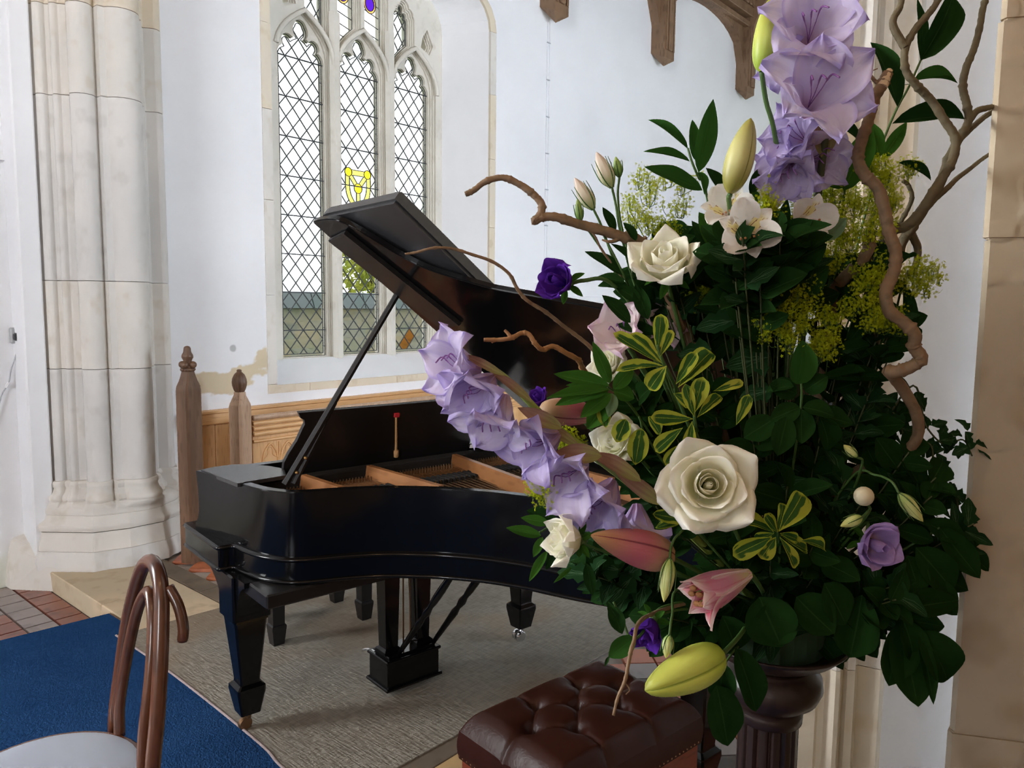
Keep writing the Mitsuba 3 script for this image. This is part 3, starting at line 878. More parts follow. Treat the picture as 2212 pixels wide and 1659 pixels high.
half = lambda z0, z1, o, k=7: [(o * math.sin(math.pi * i / (k - 1)), z0 + (z1 - z0) * (1 - math.cos(math.pi * i / (k - 1))) / 2) for i in range(k)]
obj('case_band', pl(cat_([ringprofile(band_out, [(-0.004, 0.655), (0.002, 0.655)] + [(0.002 + a, b) for a, b in half(0.656, 0.672, 0.009)] + [(0.002, 0.673), (0.002, 0.738)] + [(0.002 + a, b) for a, b in half(0.739, 0.755, 0.009)] + [(0.0, 0.757), (-0.03, 0.757)]), extr(band_out.buffer(-0.002), 0.655, 0.70), extr(band, 0.70, 0.7565)])), 'piano_black', piano, 35)
for s in (0, 1):                                     # key cheeks and arms
    x0, x1 = ((0.03, 0.10), (PW - 0.10, PW - 0.004))[s]
    zz, yy = [0.74, 0.757, 0.772, 0.80, 0.83, 0.86, 0.93, RZ], [0.26, 0.275, 0.302, 0.322, 0.331, 0.333, 0.328, 0.318]
    side_band = R_out.difference(R_out.buffer(-0.065)).intersection(sbox(-1, 0.2, 0.6, 0.64) if s == 0 else sbox(1.1, 0.2, 2.5, 0.64))
    sl = np.linspace(0.74, RZ - 0.001, 27)
    m = cat_([extr(side_band.intersection(sbox(-1, np.interp((za + zb_) / 2, zz, yy), 3, 0.64)), za, zb_) for za, zb_ in zip(sl[:-1], sl[1:])])
    obj('cheek', pl(m), 'piano_black', piano)
obj('key_bed', pl(box(0.06, PW - 0.06, 0.22, 0.95, 0.60, 0.654, 0.006)), 'piano_satin', piano)
obj('fallboard', pl(box(0.10, PW - 0.10, 0.40, 0.43, 0.76, 0.965, 0.006)), 'piano_black', piano)
obj('key_slip', pl(box(0.10, PW - 0.10, 0.215, 0.235, 0.70, 0.775, 0.004)), 'piano_black', piano)
obj('keyboard', pl(box(0.12, PW - 0.12, 0.235, 0.40, 0.755, 0.785, 0.004)), 'paper', piano, label='white keys')
# shelves at either end of the music desk
sh = np.array([loc(onz(x, y, RZ + 0.004))[:2] for x, y in [(434, 1014), (462, 1008), (500, 1003), (540, 1002), (582, 1006), (614, 1012), (618, 1026), (525, 1041)]])
sh = Polygon(sh).union(Polygon([(0.05, 0.33), (0.10, 0.33), (0.10, 0.66), (0.075, 0.66)]))
obj('music_shelf', pl(extr(sh, RZ - 0.012, RZ + 0.003)), 'piano_top', piano)
obj('music_shelf', pl(extr(affinity.scale(sh, -1, 1, origin=(PW / 2, 0)), RZ - 0.012, RZ + 0.003)), 'piano_top', piano)

# inside: soundboard, iron frame, strings, dampers
inner = R_in.intersection(sbox(0, 0.62, 2, 3))
obj('soundboard', pl(extr(inner, 0.872, 0.884)), 'soundboard', piano)
obj('inner_floor', pl(extr(R_out.buffer(-0.02), 0.70, 0.712)), 'piano_satin', piano)
frame = inner.difference(inner.buffer(-0.07)).union(inner.intersection(sbox(0, 0.60, 2, 0.80)))
frame = frame.difference(unary_union([Point(x, y).buffer(0.014) for x, y in ((0.5, 1.12), (0.72, 1.36), (0.86, 1.7), (0.3, 1.0))]))
obj('iron_frame', pl(extr(frame, 0.905, 0.925)), 'plate_bronze', piano)
obj('pin_block', pl(box(0.10, PW - 0.08, 0.60, 0.74, 0.86, 0.935, 0.004)), 'plate_bronze', piano)
for (xa, ya), (xb, yb) in (((1.10, 0.64), (0.985, 1.42)), ((0.66, 0.62), (0.69, 1.12)), ((0.36, 0.62), (0.38, 0.90)), ((1.38, 0.64), (1.24, 2.2))):
    a, b = A(xa, ya), A(xb, yb); d = nrm(b - a); n2 = A(-d[1], d[0])
    p_ = [np.append(q + n2 * s * w, z) for q in (a, b) for s in (-1, 1) for w, z in ((0.022, 0.926), (0.012, 0.992))]
    obj('strut', pl(hull(p_)), 'strut_wood', piano)
br = catmull([(0.30, 0.85), (0.52, 0.95), (0.74, 1.10), (0.90, 1.32), (1.02, 1.62), (1.14, 1.9)], 8)
obj('bridge', pl(tube(np.c_[br, np.full(len(br), 0.897)], 0.013, 8)), 'soundboard', piano)
strs = []
for k in range(86):
    f = k / 85
    x0 = 0.16 + 1.24 * f
    q = br[min(len(br) - 1, int((len(br) - 1) * min(1, f * 1.05)))]
    strs.append(tube([L2W(x0, 0.70, 0.946), L2W(q[0] + 0.02, q[1], 0.915), L2W(q[0] + 0.03, q[1] + 0.02, 0.912)], 0.0011, 4))
obj('strings', cat_(strs), 'steel_string', piano, kind='stuff')
obj('tuning_pins', cat_([moved(trimesh.creation.cylinder(0.003, 0.02, sections=6), basis(L2W(0.16 + 1.24 * k / 85, 0.645 + 0.025 * j, 0.943), A(1, 0, 0), A(0, 1, 0), A(0, 0, 1))) for k in range(86) for j in range(2)]), 'steel_string', piano, kind='stuff')
for k in range(22):                                   # the row of brass studs along the frame's edge
    t = k / 21
    q = onplane(905 + 108 * t, 1050 - 21 * t, A(0, 0, 0.94), A(0, 0, 1.0))
    obj('hitch_stud', moved(trimesh.creation.cylinder(0.0045, 0.016, sections=8), basis(q, A(1, 0, 0), A(0, 1, 0), A(0, 0, 1))), 'brass', piano)
for k in range(30):
    x0 = 0.52 + 0.028 * k
    if x0 < 1.45:
        obj('damper', pl(box(x0, x0 + 0.016, 0.80, 0.90, 0.925, 0.950, 0.003)), 'felt_black', piano)
obj('damper_rail', pl(box(0.10, PW - 0.10, 0.53, 0.60, 0.90, 0.975, 0.004)), 'felt_black', piano)

# music desk: its scalloped back leans towards the tail
dn = nrm(PY * 1.0 - A(0, 0, 0.32))
do = L2W(0.8, 0.52, 1.0)
dk = [(643, 890), (648, 902), (655, 905), (657, 914), (651, 926), (640, 950), (622, 978), (612, 997), (607, 1034), (1003, 984), (1012, 956), (1017, 938), (1014, 922), (1014, 898), (1020, 876), (1027, 866), (1025, 857), (850, 873)]
dq = np.array([onplane(x, y, do, dn) for x, y in dk])
DU = PX; DV = np.cross(dn, DU)
DV = DV if DV[2] > 0 else -DV
d2 = np.array([((q - do) @ DU, (q - do) @ DV) for q in dq])
m = extr(Polygon(d2).buffer(0.004).buffer(-0.004), -0.009, 0.009)
obj('music_desk', moved(m, basis(do, DU, DV, np.cross(DU, DV))), 'piano_satin', piano)
lift = dn * 0.0105
a, b = onplane(853, 984, do, dn) + lift, onplane(853, 898, do, dn) + lift
obj('desk_stay', cat_([tube([a, a + (b - a) * 0.25, b], [0.0085, 0.006, 0.005], 8), tube([a, a + (b - a) * 0.16], 0.012, 8)]), 'pine_panel', piano, True, label='thin wooden stay behind the music desk')
obj('stay_catch', hull([b + PX * sx * 0.012 + dn * sy * 0.008 + DV * v for sx in (-1, 1) for sy in (-1, 1) for v in (0, 0.018)]), 'felt_red', piano, label='red felt catch')

# lid, folded flap, prop
PHI = math.radians(36.5)
HX, HZ, YF = PW - 0.014, 1.03, 0.849
LN = A(0, 0, 1) * math.cos(PHI) + PX * math.sin(PHI)          # outward normal of the lid
LR = -PX * math.cos(PHI) + A(0, 0, 1) * math.sin(PHI)         # hinge to free edge
HO = L2W(HX, 0, HZ)
LM = basis(HO, LR, PY, LN)
lid_xy = [(-0.007, YF), (-0.012, 0.90), (-0.008, 0.985), (0.012, 1.04), (0.055, 1.08), (0.116, 1.12), (0.20, 1.17), (0.27, 1.235), (0.325, 1.33), (0.379, 1.455), (0.40, 1.51), (0.438, 1.663), (0.478, 1.819), (0.511, 1.948), (0.55, 2.07), (0.62, 2.22), (0.75, 2.36), (0.95, 2.45), (1.25, 2.46), (1.48, 2.38), (1.575, 2.22), (HX, 2.05)]
lid_rs = Polygon([(HX - x, y) for x, y in [tuple(q) for q in catmull(lid_xy, 4)] + [(HX, YF)]])   # (r, y)


def slab(poly, z0, z1, c=0.004):
    return cat_([extr(poly, z0 + c, z1 - c), extr(poly.buffer(-c), z0, z1)])


obj('lid', moved(slab(lid_rs, 0.0, 0.022), LM), 'piano_black', piano)
FA = math.radians(1.2)
fl = Polygon([(0.02, 0.0), (1.56, 0.0), (1.585, 0.02), (1.592, 0.06), (1.592, 0.521), (0.02, 0.521)])
FMx = LM @ np.array([[1, 0, 0, 0], [0, math.cos(FA), -math.sin(FA), YF + 0.004], [0, math.sin(FA), math.cos(FA), 0.026], [0, 0, 0, 1.0]])
obj('lid_flap', moved(slab(fl, 0.0, 0.050, 0.010), FMx), 'piano_edge', piano)
bt = [onplane(x, y, HO, LN) - HO for x, y in ((721, 519), (748, 496), (986, 694), (955, 703))]
bt = Polygon([(q @ LR, q @ PY) for q in bt]).minimum_rotated_rectangle
obj('lid_batten', moved(slab(bt, -0.018, 0.0, 0.003), LM), 'piano_satin', piano)
obj('lid_hinge', pl(tube([(HX, YF, HZ - 0.006), (HX, 1.95, HZ - 0.006)], 0.005, 8)), 'brass_old', piano)
pa = onplane(616, 1046, A(0, 0, 1.0), A(0, 0, 1.0))
pb = onplane(858, 636, HO - LN * 0.004, LN)
obj('lid_prop', tube([pa, pa + (pb - pa) * 0.02, pb], [0.016, 0.014, 0.0125], 6), 'piano_matte', piano)
pm_ = pa + (pb - pa) * 0.16
obj('prop_stay', tube([pa + PX * 0.03 + PY * 0.01, pm_ + PX * 0.024, pa + (pb - pa) * 0.42 + PX * 0.01], [0.012, 0.011, 0.007], 6), 'piano_matte', piano)
for t in (0.06, 0.135):
    q = pa + (pb - pa) * t + PX * 0.012
    obj('prop_screw', moved(trimesh.creation.icosphere(1, 0.007), basis(q + PY * 0.014, A(1, 0, 0), A(0, 1, 0), A(0, 0, 1))), 'brass', piano)


def square_leg(cx, cy, top, w0, w1, foot, cz, cmat, twin):
    z1, z0 = foot
    M = basis(L2W(cx, cy, 0), PX, PY, A(0, 0, 1))
    lv = [(top, w0), (z1 + 0.012, w1), (z1, w1 * 1.02), (z1 - 0.012, w1 * 1.42), (z1 - 0.03, w1 * 1.45), (z0, w1 * 1.0)]
    c = 0.13
    v = []
    for z, w in lv:
        h, k = w / 2, w / 2 * (1 - c)
        v.append([(k, -h, z), (h, -k, z), (h, k, z), (k, h, z), (-k, h, z), (-h, k, z), (-h, -k, z), (-k, -h, z)])
    L = obj('leg', moved(gridmesh(np.array(v, float), closed_u=True, caps=True), M), 'piano_black', piano, 20)
    cm = [moved(trimesh.creation.cylinder(0.013, z0 - cz + 0.03, sections=12), basis(A(0, 0, (z0 + cz) / 2 + 0.012), A(1, 0, 0), A(0, 1, 0), A(0, 0, 1)))]
    for o in ((-0.017, 0.017) if twin else (0,)):
        w = lathe([(0.004, -0.011), (0.022, -0.011), (0.027, -0.006), (0.027, 0.006), (0.022, 0.011), (0.004, 0.011)], 24)
        cm.append(moved(w, basis(A(-0.012, o, 0.027), A(1, 0, 0), A(0, 0, 1), A(0, -1, 0))))
    obj('caster', moved(cat_(cm), M), cmat, L, 30)
    return M


for cx, cy, tw, cm_ in ((0.105, 0.625, False, 'brass_old'), (PW - 0.12, 0.69, True, 'chrome'), (1.125, 2.03, False, 'brass_old')):
    M = square_leg(cx, cy, 0.55, 0.145 if cx < 1 else 0.135, 0.078, (0.20, 0.075), 0.05, cm_, tw)
    bk = []
    for s, ln in ((-1, 0.20), (1, 0.09)):              # plates and curved brackets under the case
        cur = [(s * 0.0725, 0.655), (s * (0.0725 + ln), 0.655), (s * (0.0725 + ln), 0.635)] + [(s * (0.0725 + ln * (1 - math.sin(t))), 0.635 - 0.17 * (1 - math.cos(t)) ** 0.9) for t in np.linspace(0, math.pi / 2, 8)]
        m = extr(Polygon(cur).buffer(0), -0.062, 0.062)
        bk.append(moved(m, np.array([[0, 0, 1, 0], [1, 0, 0, 0], [0, 1, 0, 0], [0, 0, 0, 1.0]])))
    bk.append(box(-0.075, 0.075, -0.075, 0.075, 0.47, 0.656, 0.006))
    obj('leg_bracket', moved(cat_(bk), M), 'piano_black', piano)

# pedal lyre
lx0, lx1, ly0, ly1 = 0.648, 0.912, 0.63, 0.785
ly = obj('pedal_box', pl(cat_([box(lx0, lx1, ly0, ly1, 0.045, 0.165, 0.003), box(lx0 - 0.012, lx1 + 0.012, ly0 - 0.012, ly1 + 0.012, 0.035, 0.05, 0.004), box(lx0 - 0.008, lx1 + 0.008, ly0 - 0.008, ly1 + 0.008, 0.155, 0.17, 0.004), box(lx0 + 0.012, lx1 - 0.012, ly0 + 0.012, ly1 - 0.012, 0.168, 0.18, 0.003)])), 'piano_black', piano)
for x in (0.70, 0.862):
    v = [[(x + sx * w, 0.705 + sy * w, z) for sx, sy in ((-1, -1), (1, -1), (1, 1), (-1, 1))] for z, w in ((0.178, 0.042), (0.19, 0.042), (0.2, 0.030), (0.56, 0.038), (0.565, 0.044), (0.60, 0.044), (0.656, 0.044))]
    obj('lyre_post', pl(gridmesh(np.array(v, float), closed_u=True, caps=True)), 'piano_black', piano)
for x in (0.745, 0.78, 0.815):
    obj('pedal_rod', pl(tube([(x, 0.70, 0.17), (x, 0.70, 0.656)], 0.0035, 6)), 'brass_old', piano)
    obj('pedal', pl(hull([(x - 0.01, 0.64, 0.07), (x + 0.01, 0.64, 0.07), (x - 0.01, 0.64, 0.085), (x + 0.01, 0.64, 0.085), (x - 0.018, 0.52, 0.072), (x + 0.018, 0.52, 0.072), (x - 0.018, 0.52, 0.082), (x + 0.018, 0.52, 0.082)])), 'chrome', piano)
obj('pedal_stay', pl(tube([(0.66, 0.66, 0.165), (0.655, 0.60, 0.16), (0.65, 0.575, 0.15)], 0.008, 8)), 'chrome', piano, True)
for xa, xb in ((0.715, 0.77), (0.895, 0.95)):
    a, b = A(xa, 0.765, 0.18), A(xb, 1.12, 0.655)
    ts = np.linspace(0, 1, 17)
    rr_ = [0.010, 0.011, 0.012, 0.013, 0.014, 0.015, 0.017, 0.011, 0.018, 0.012, 0.016, 0.017, 0.017, 0.016, 0.014, 0.013, 0.012]
    obj('lyre_brace', pl(tube([a + (b - a) * t for t in ts], rr_, 10)), 'piano_black', piano, True)
# sheets of paper and a folder on the bass shelf
sp = thing('sheet_music', 'white sheet of paper on the far shelf of the piano', 'paper')
q = [onz(x, y, 1.012) for x, y in ((1016, 958), (1022, 938), (1100, 948), (1108, 962))]
obj('sheet', hull([p_ + A(0, 0, dz) for p_ in q for dz in (0, 0.004)]), 'paper', sp)
q = [onz(x, y, 1.006) for x, y in ((1014, 968), (1016, 961), (1045, 962), (1048, 966))]
obj('sheet', hull([p_ + A(0, 0, dz) for p_ in q for dz in (0, 0.002)]), 'paper', sp)
fo = thing('music_folder', 'dark folder lying behind the sheet of paper on the piano', 'folder')
q = [onz(x, y, 1.02) for x, y in ((1030, 938), (1026, 925), (1120, 926), (1124, 940))]
obj('cover', hull([p_ + A(0, 0, dz) for p_ in q for dz in (0, 0.016)]), 'piano_top', fo)

# ---- duet bench at the keyboard
bench = thing('piano_bench', 'dark wooden piano bench on the far side of the piano', 'bench')
bx, by = nrm(A(0.47, -0.07, 0)), nrm(A(0.07, 0.47, 0))
bo = A(2.265, 3.365, 0)
BM = basis(bo, bx, by, A(0, 0, 1))
for sx in (-1, 1):
    for sy in (-1, 1):
        x, y = sx * 0.245, sy * 0.155
        v = [[(x + a * w, y + b * w, z) for a, b in ((-1, -1), (1, -1), (1, 1), (-1, 1))] for z, w in ((0.0065, 0.027), (0.095, 0.037), (0.105, 0.036), (0.112, 0.03), (0.44, 0.034))]
        obj('leg', moved(gridmesh(np.array(v, float), closed_u=True, caps=True), BM), 'piano_satin', bench)
for sx in (-1, 1):
    obj('stretcher', moved(box(sx * 0.245 - 0.012, sx * 0.245 + 0.012, -0.155, 0.155, 0.17, 0.205, 0.003), BM), 'piano_satin', bench)
obj('stretcher', moved(box(-0.245, 0.245, 0.143, 0.167, 0.17, 0.205, 0.003), BM), 'piano_satin', bench)
obj('apron', moved(box(-0.27, 0.27, -0.18, 0.18, 0.40, 0.46, 0.004), BM), 'piano_satin', bench)
obj('seat', moved(box(-0.30, 0.30, -0.20, 0.20, 0.46, 0.50, 0.012), BM), 'piano_satin', bench)

# ---- leather stool
mat('leather', proc(lambda p, n, uv: mix((0.022, 0.006, 0.004), (0.042, 0.013, 0.008), fbm(p.x * 7, p.y * 7, p.z * 7, 3))), 0.34, spec=0.18, bump=lambda p, n, uv: noise(p.x * 260, p.y * 260, p.z * 260) * 0.25 + fbm(p.x * 40, p.y * 40, p.z * 40, 3), bscale=0.0012)
mat('mahogany', wood_fn((0.15, 0.030, 0.012), (0.21, 0.046, 0.016), (0.09, 0.018, 0.008), 3, 3, 14), 0.22, spec=0.6, clearcoat=0.5)
mat('mahogany_dark', wood_fn((0.035, 0.012, 0.008), (0.055, 0.018, 0.010), (0.02, 0.008, 0.006), 8, 8, 2), 0.25, spec=0.6)
stool = thing('piano_stool', 'low square stool with buttoned brown leather seat in front of the piano', 'stool')
st = math.radians(-8)
SM = basis(A(1.775, 1.24, 0), A(math.cos(st), math.sin(st), 0), A(-math.sin(st), math.cos(st), 0), A(0, 0, 1))
hx, hy, zt, zb = 0.305, 0.205, 0.505, 0.40
btn = [(-0.10, 0.095), (0.085, 0.095), (-0.195, 0.012), (-0.012, 0.012), (0.172, 0.012), (-0.10, -0.072), (0.085, -0.072)]
nu, nv_ = 121, 91
uu, vv = np.meshgrid(np.linspace(-1, 1, nu), np.linspace(-1, 1, nv_), indexing='ij')
sx, sy = np.sign(uu) * np.abs(uu) ** 0.8, np.sign(vv) * np.abs(vv) ** 0.8
ex_ = 7.0
rad = (np.abs(sx) ** ex_ + np.abs(sy) ** ex_) ** (1 / ex_)
X, Y = sx * hx, sy * hy
edge = np.clip(np.maximum(np.abs(sx), np.abs(sy)), 0, 1)
Zc = zt + 0.022 * (1 - sx ** 2) * (1 - sy ** 2) - 0.055 * np.clip((edge - 0.78) / 0.22, 0, 1) ** 2.2


def seg_d(X, Y, a, b):
    a, b = A(*a), A(*b); d = b - a
    t = np.clip(((X - a[0]) * d[0] + (Y - a[1]) * d[1]) / (d @ d), 0, 1)
    return np.hypot(X - a[0] - d[0] * t, Y - a[1] - d[1] * t)


for bxy in btn:
    r = np.hypot(X - bxy[0], Y - bxy[1])
    Zc -= 0.020 * np.exp(-(r / 0.020) ** 2) + 0.011 * np.exp(-(r / 0.055) ** 2)
segs = [(btn[0], btn[3]), (btn[1], btn[3]), (btn[1], btn[4]), (btn[2], btn[0]), (btn[2], btn[5]), (btn[3], btn[5]), (btn[3], btn[6]), (btn[4], btn[6])]
segs += [(btn[0], (-0.115, 0.21)), (btn[1], (0.09, 0.21)), (btn[2], (-0.31, 0.012)), (btn[4], (0.31, 0.012)), (btn[5], (-0.115, -0.21)), (btn[6], (0.09, -0.21))]
for a_, b_ in segs:
    Zc -= 0.0065 * np.exp(-(seg_d(X, Y, a_, b_) / 0.0055) ** 2) + 0.004 * np.exp(-(seg_d(X, Y, a_, b_) / 0.02) ** 2)
top = np.stack([X, Y, Zc], -1)
per = [(i, 0) for i in range(nu)] + [(nu - 1, j) for j in range(1, nv_)] + [(i, nv_ - 1) for i in range(nu - 2, -1, -1)] + [(0, j) for j in range(nv_ - 2, 0, -1)]
pp = np.array([top[i, j] for i, j in per])
rows = [pp]
for k, (o, z) in enumerate(((1.014, 0.425), (1.018, 0.405), (1.012, 0.385), (1.0, 0.366))):
    q = pp.copy(); q[:, :2] *= o; q[:, 2] = z + (pp[:, 2] - 0.45) * (0.7, 0.35, 0.15, 0)[k]
    rows.append(q)
seat = obj('seat', moved(cat_([gridmesh(top), gridmesh(np.array(rows), closed_u=True)]), SM), 'leather', stool, 50)
for bxy in btn:
    i = np.argmin(np.hypot(X - bxy[0], Y - bxy[1])); z = Zc.ravel()[i]
    m = trimesh.creation.icosphere(2, 0.009); m.apply_scale((1, 1, 0.55)); m.apply_translation((bxy[0], bxy[1], z + 0.003))
    obj('button', moved(m, SM), 'leather', seat, True)
stud = trimesh.creation.icosphere(1, 0.0028)
sd = []
for t in np.linspace(0, 1, 110, endpoint=False):
    q = LineString([(hx, hy), (-hx, hy), (-hx, -hy), (hx, -hy), (hx, hy)]).interpolate(t, normalized=True)
    sd.append(moved(stud, basis(A(q.x * 1.004, q.y * 1.004, 0.374), A(1, 0, 0), A(0, 1, 0), A(0, 0, 1))))
obj('studs', moved(cat_(sd), SM), 'brass_old', stool, kind='stuff')
obj('apron', moved(cat_([box(-hx + 0.005, hx - 0.005, -hy + 0.005, hy - 0.005, 0.27, 0.366, 0.004)]), SM), 'mahogany', stool, label='glossy red mahogany apron')
for a in (-1, 1):
    for b in (-1, 1):
        x, y = a * (hx - 0.03), b * (hy - 0.03)
        v = [[(x + p_ * w, y + q_ * w, z) for p_, q_ in ((-1, -1), (1, -1), (1, 1), (-1, 1))] for z, w in ((0, 0.018), (0.08, 0.024), (0.27, 0.028))]
        obj('leg', moved(gridmesh(np.array(v, float), closed_u=True, caps=True), SM), 'mahogany', stool)
for y in (-0.05, 0.05):
    kn = lathe([(0.004, 0), (0.012, 0.004), (0.022, 0.012), (0.026, 0.024), (0.022, 0.034), (0.01, 0.04)], 20)
    obj('knob', moved(kn, SM @ basis(A(-hx + 0.004, y, 0.318), A(0, 0, 1), A(0, 1, 0), A(-1, 0, 0))), 'mahogany', stool, True)

# ---- bentwood chair
mat('bentwood', wood_fn((0.060, 0.019, 0.009), (0.105, 0.036, 0.014), (0.025, 0.009, 0.005), 9, 9, 1.6), 0.2, spec=0.6, clearcoat=0.4)
mat('seat_vinyl', proc(lambda p, n, uv: mix((0.36, 0.40, 0.47), (0.31, 0.35, 0.42), fbm(p.x * 5, p.y * 5, 0, 3))), 0.45)
chair = thing('bentwood_chair', 'bentwood chair with a round pale seat on the blue carpet', 'chair')
cc = A(0.615, 2.105, 0)
cd = nrm(A(0.13, 0.99, 0)); cb = A(cd[1], -cd[0], 0)             # along the back, and backwards
bo = cc + cb * 0.215


def cb_pt(s, b, z):
    return bo + cd * s + cb * b + A(0, 0, z)


outer_ = [(-0.165, 0.005, 0.008), (-0.17, 0.0, 0.25), (-0.172, 0.0, 0.46), (-0.165, 0.02, 0.62), (-0.145, 0.04, 0.78), (-0.10, 0.06, 0.915), (-0.04, 0.068, 0.968), (0.03, 0.068, 0.968), (0.09, 0.06, 0.915), (0.14, 0.04, 0.78), (0.165, 0.02, 0.62), (0.172, 0.0, 0.46), (0.17, 0.0, 0.25), (0.165, 0.005, 0.008)]
obj('back_hoop', tube(catmull([cb_pt(*q) for q in outer_], 8), 0.0195, 12), 'bentwood', chair, True)
inner_ = [(-0.11, -0.005, 0.452), (-0.112, 0.0, 0.55), (-0.10, 0.025, 0.70), (-0.07, 0.045, 0.82), (-0.02, 0.056, 0.885), (0.02, 0.056, 0.885), (0.07, 0.045, 0.82), (0.10, 0.025, 0.70), (0.112, 0.0, 0.55), (0.11, -0.005, 0.452)]
obj('inner_hoop', tube(catmull([cb_pt(*q) for q in inner_], 8), 0.0155, 10), 'bentwood', chair, True)
for s in (-1,):
    ar = [(s * 0.10, 0.078, 0.93), (s * 0.13, 0.092, 0.885), (s * 0.145, 0.098, 0.83), (s * 0.145, 0.095, 0.79)]
    obj('back_crest', tube(catmull([cb_pt(*q) for q in ar], 6), [0.014] * 18 + [0.012], 10), 'bentwood', chair, True)
obj('seat_rim', lathe([(0.20, 0.428), (0.228, 0.425), (0.24, 0.435), (0.24, 0.452), (0.23, 0.46), (0.20, 0.458)], 48, cc), 'bentwood', chair, True)
obj('seat', lathe([(0.02, 0.472), (0.08, 0.472), (0.15, 0.470), (0.20, 0.466), (0.226, 0.459), (0.226, 0.44), (0.02, 0.44)], 48, cc), 'seat_vinyl', chair, 40, label='pale blue grey seat pad')
for s in (-1, 1):
    obj('leg', tube([cc - cb * 0.15 + cd * s * 0.14 + A(0, 0, 0.43), cc - cb * 0.19 + cd * s * 0.18 + A(0, 0, 0.0075)], [0.017, 0.012], 12), 'bentwood', chair, True)
obj('leg_ring', tube([cc + A(0.155 * math.cos(t), 0.155 * math.sin(t), 0.22) for t in np.linspace(0, 2 * math.pi, 33)], 0.009, 8), 'bentwood', chair, True)

# ---- carpets
def pile(a, b, sc):
    return proc(lambda p, n, uv: mix(a, b, 0.6 * fbm(p.x * 5, p.y * 5, 0, 3) + 0.5 * noise(p.x * sc, p.y * sc, 1.0)))


matte('carpet_blue', pile((0.010, 0.038, 0.115), (0.022, 0.066, 0.17), 160), lambda p, n, uv: noise(p.x * 220, p.y * 220, 0), 0.004)
def rug_fn(p, n, uv):
    w = noise(p.x * 190, p.y * 30, 2.0) * 0.5 + noise(p.x * 30, p.y * 190, 5.0) * 0.5
    c = mix((0.20, 0.185, 0.155), (0.32, 0.30, 0.26), w)
    return mix(c, (0.25, 0.17, 0.10), 0.45 * smoothstep(0.55, 0.75, fbm(p.x * 1.6, p.y * 1.6, 4, 3)))


matte('rug_grey', proc(rug_fn), lambda p, n, uv: noise(p.x * 190, p.y * 30, 2.0) + noise(p.x * 30, p.y * 190, 5.0), 0.003)
matte('rug_binding', (0.36, 0.30, 0.30))
rug = thing('rug', 'flat grey woven rug under the grand piano', 'rug')
left = catmull([(1.512, 3.925), (1.515, 3.44), (1.50, 2.95), (1.475, 2.5), (1.45, 2.335), (1.44, 2.03)], 6)
rp = Polygon([tuple(q) for q in left] + [(3.15, 1.975), (3.62, 1.95), (3.70, 3.70), (2.05, 3.875), (1.62, 3.91)])
blue = thing('blue_carpet', 'plain blue carpet under the bentwood chair', 'carpet')
cp = Polygon([(-2.0, 4.30), (1.10, 4.285), (1.597, 4.24), (1.60, 3.9), (1.58, 2.0), (1.40, 1.9), (1.36, 1.2), (1.30, -0.55), (-2.0, -0.55)]).difference(rp.buffer(0.010))
obj('pile', extr(cp, -0.002, 0.007), 'carpet_blue', blue)
obj('weave', extr(rp, 0.0005, 0.006), 'rug_grey', rug)
obj('binding', tube(np.c_[left + A(-0.004, 0), np.full(len(left), 0.0065)], 0.006, 8), 'rug_binding', rug, True, label='pale bound edge')

# ---- stalls: bench ends with poppyheads, panelling, carved front
def quad_post(cx, cy, rot, lv, ch=0.22):
    c, s = math.cos(rot), math.sin(rot)
    v = []
    for z, wx, wy in lv:
        pts = [(wx * (1 - ch), -wy), (wx, -wy * (1 - ch)), (wx, wy * (1 - ch)), (wx * (1 - ch), wy), (-wx * (1 - ch), wy), (-wx, wy * (1 - ch)), (-wx, -wy * (1 - ch)), (-wx * (1 - ch), -wy)]
        v.append([(cx + c * a - s * b, cy + s * a + c * b, z) for a, b in pts])
    return gridmesh(np.array(v, float), closed_u=True, caps=True)


def blob(c, r, sq=(1, 1, 1)):
    m = trimesh.creation.icosphere(2, r); m.apply_scale(sq); m.apply_translation(c)
    return m


e1_ = thing('bench_end', 'tall dark bench end with a knobbly poppyhead beside the stone pillar', 'bench end')
bc = ony(409, 900, 4.75)
x, y = bc[0], bc[1]
obj('post', quad_post(x, y, 0.35, [(0, 0.068, 0.05), (1.12, 0.068, 0.05), (1.15, 0.064, 0.048), (1.19, 0.045, 0.04), (1.22, 0.036, 0.034), (1.245, 0.03, 0.03)]), 'oak_bench', e1_, 25)
h = [lathe([(0.02, 1.24), (0.034, 1.25), (0.030, 1.27), (0.026, 1.29), (0.025, 1.315), (0.036, 1.335), (0.034, 1.35), (0.024, 1.37), (0.021, 1.395), (0.014, 1.405), (0.004, 1.408)], 24, (x, y, 0))]
for a in range(4):
    t = a * math.pi / 2 + 0.6
    h += [blob((x + 0.036 * math.cos(t), y + 0.036 * math.sin(t), 1.288), 0.023), blob((x + 0.03 * math.cos(t + 0.8), y + 0.03 * math.sin(t + 0.8), 1.258), 0.018, (1, 1, 0.8))]
obj('poppyhead', cat_(h), 'oak_bench', e1_, True)
e2_ = thing('bench_end', 'pale pine bench end with an egg-shaped carved poppyhead', 'bench end')
bc = ony(519, 900, 5.12)
x, y = bc[0], bc[1]
zt2 = ony(513, 798, 5.12)[2]
obj('post', quad_post(x, y, 0.35, [(0, 0.068, 0.055), (zt2 - 0.27, 0.068, 0.055), (zt2 - 0.25, 0.062, 0.052), (zt2 - 0.215, 0.045, 0.042), (zt2 - 0.19, 0.034, 0.034), (zt2 - 0.165, 0.032, 0.032)]), 'pine_pale', e2_, 25)
na = 48
pr = [(0.02, -0.172), (0.03, -0.165), (0.042, -0.14), (0.05, -0.105), (0.048, -0.075), (0.038, -0.045), (0.026, -0.028), (0.016, -0.018), (0.017, -0.008), (0.008, 0.0)]
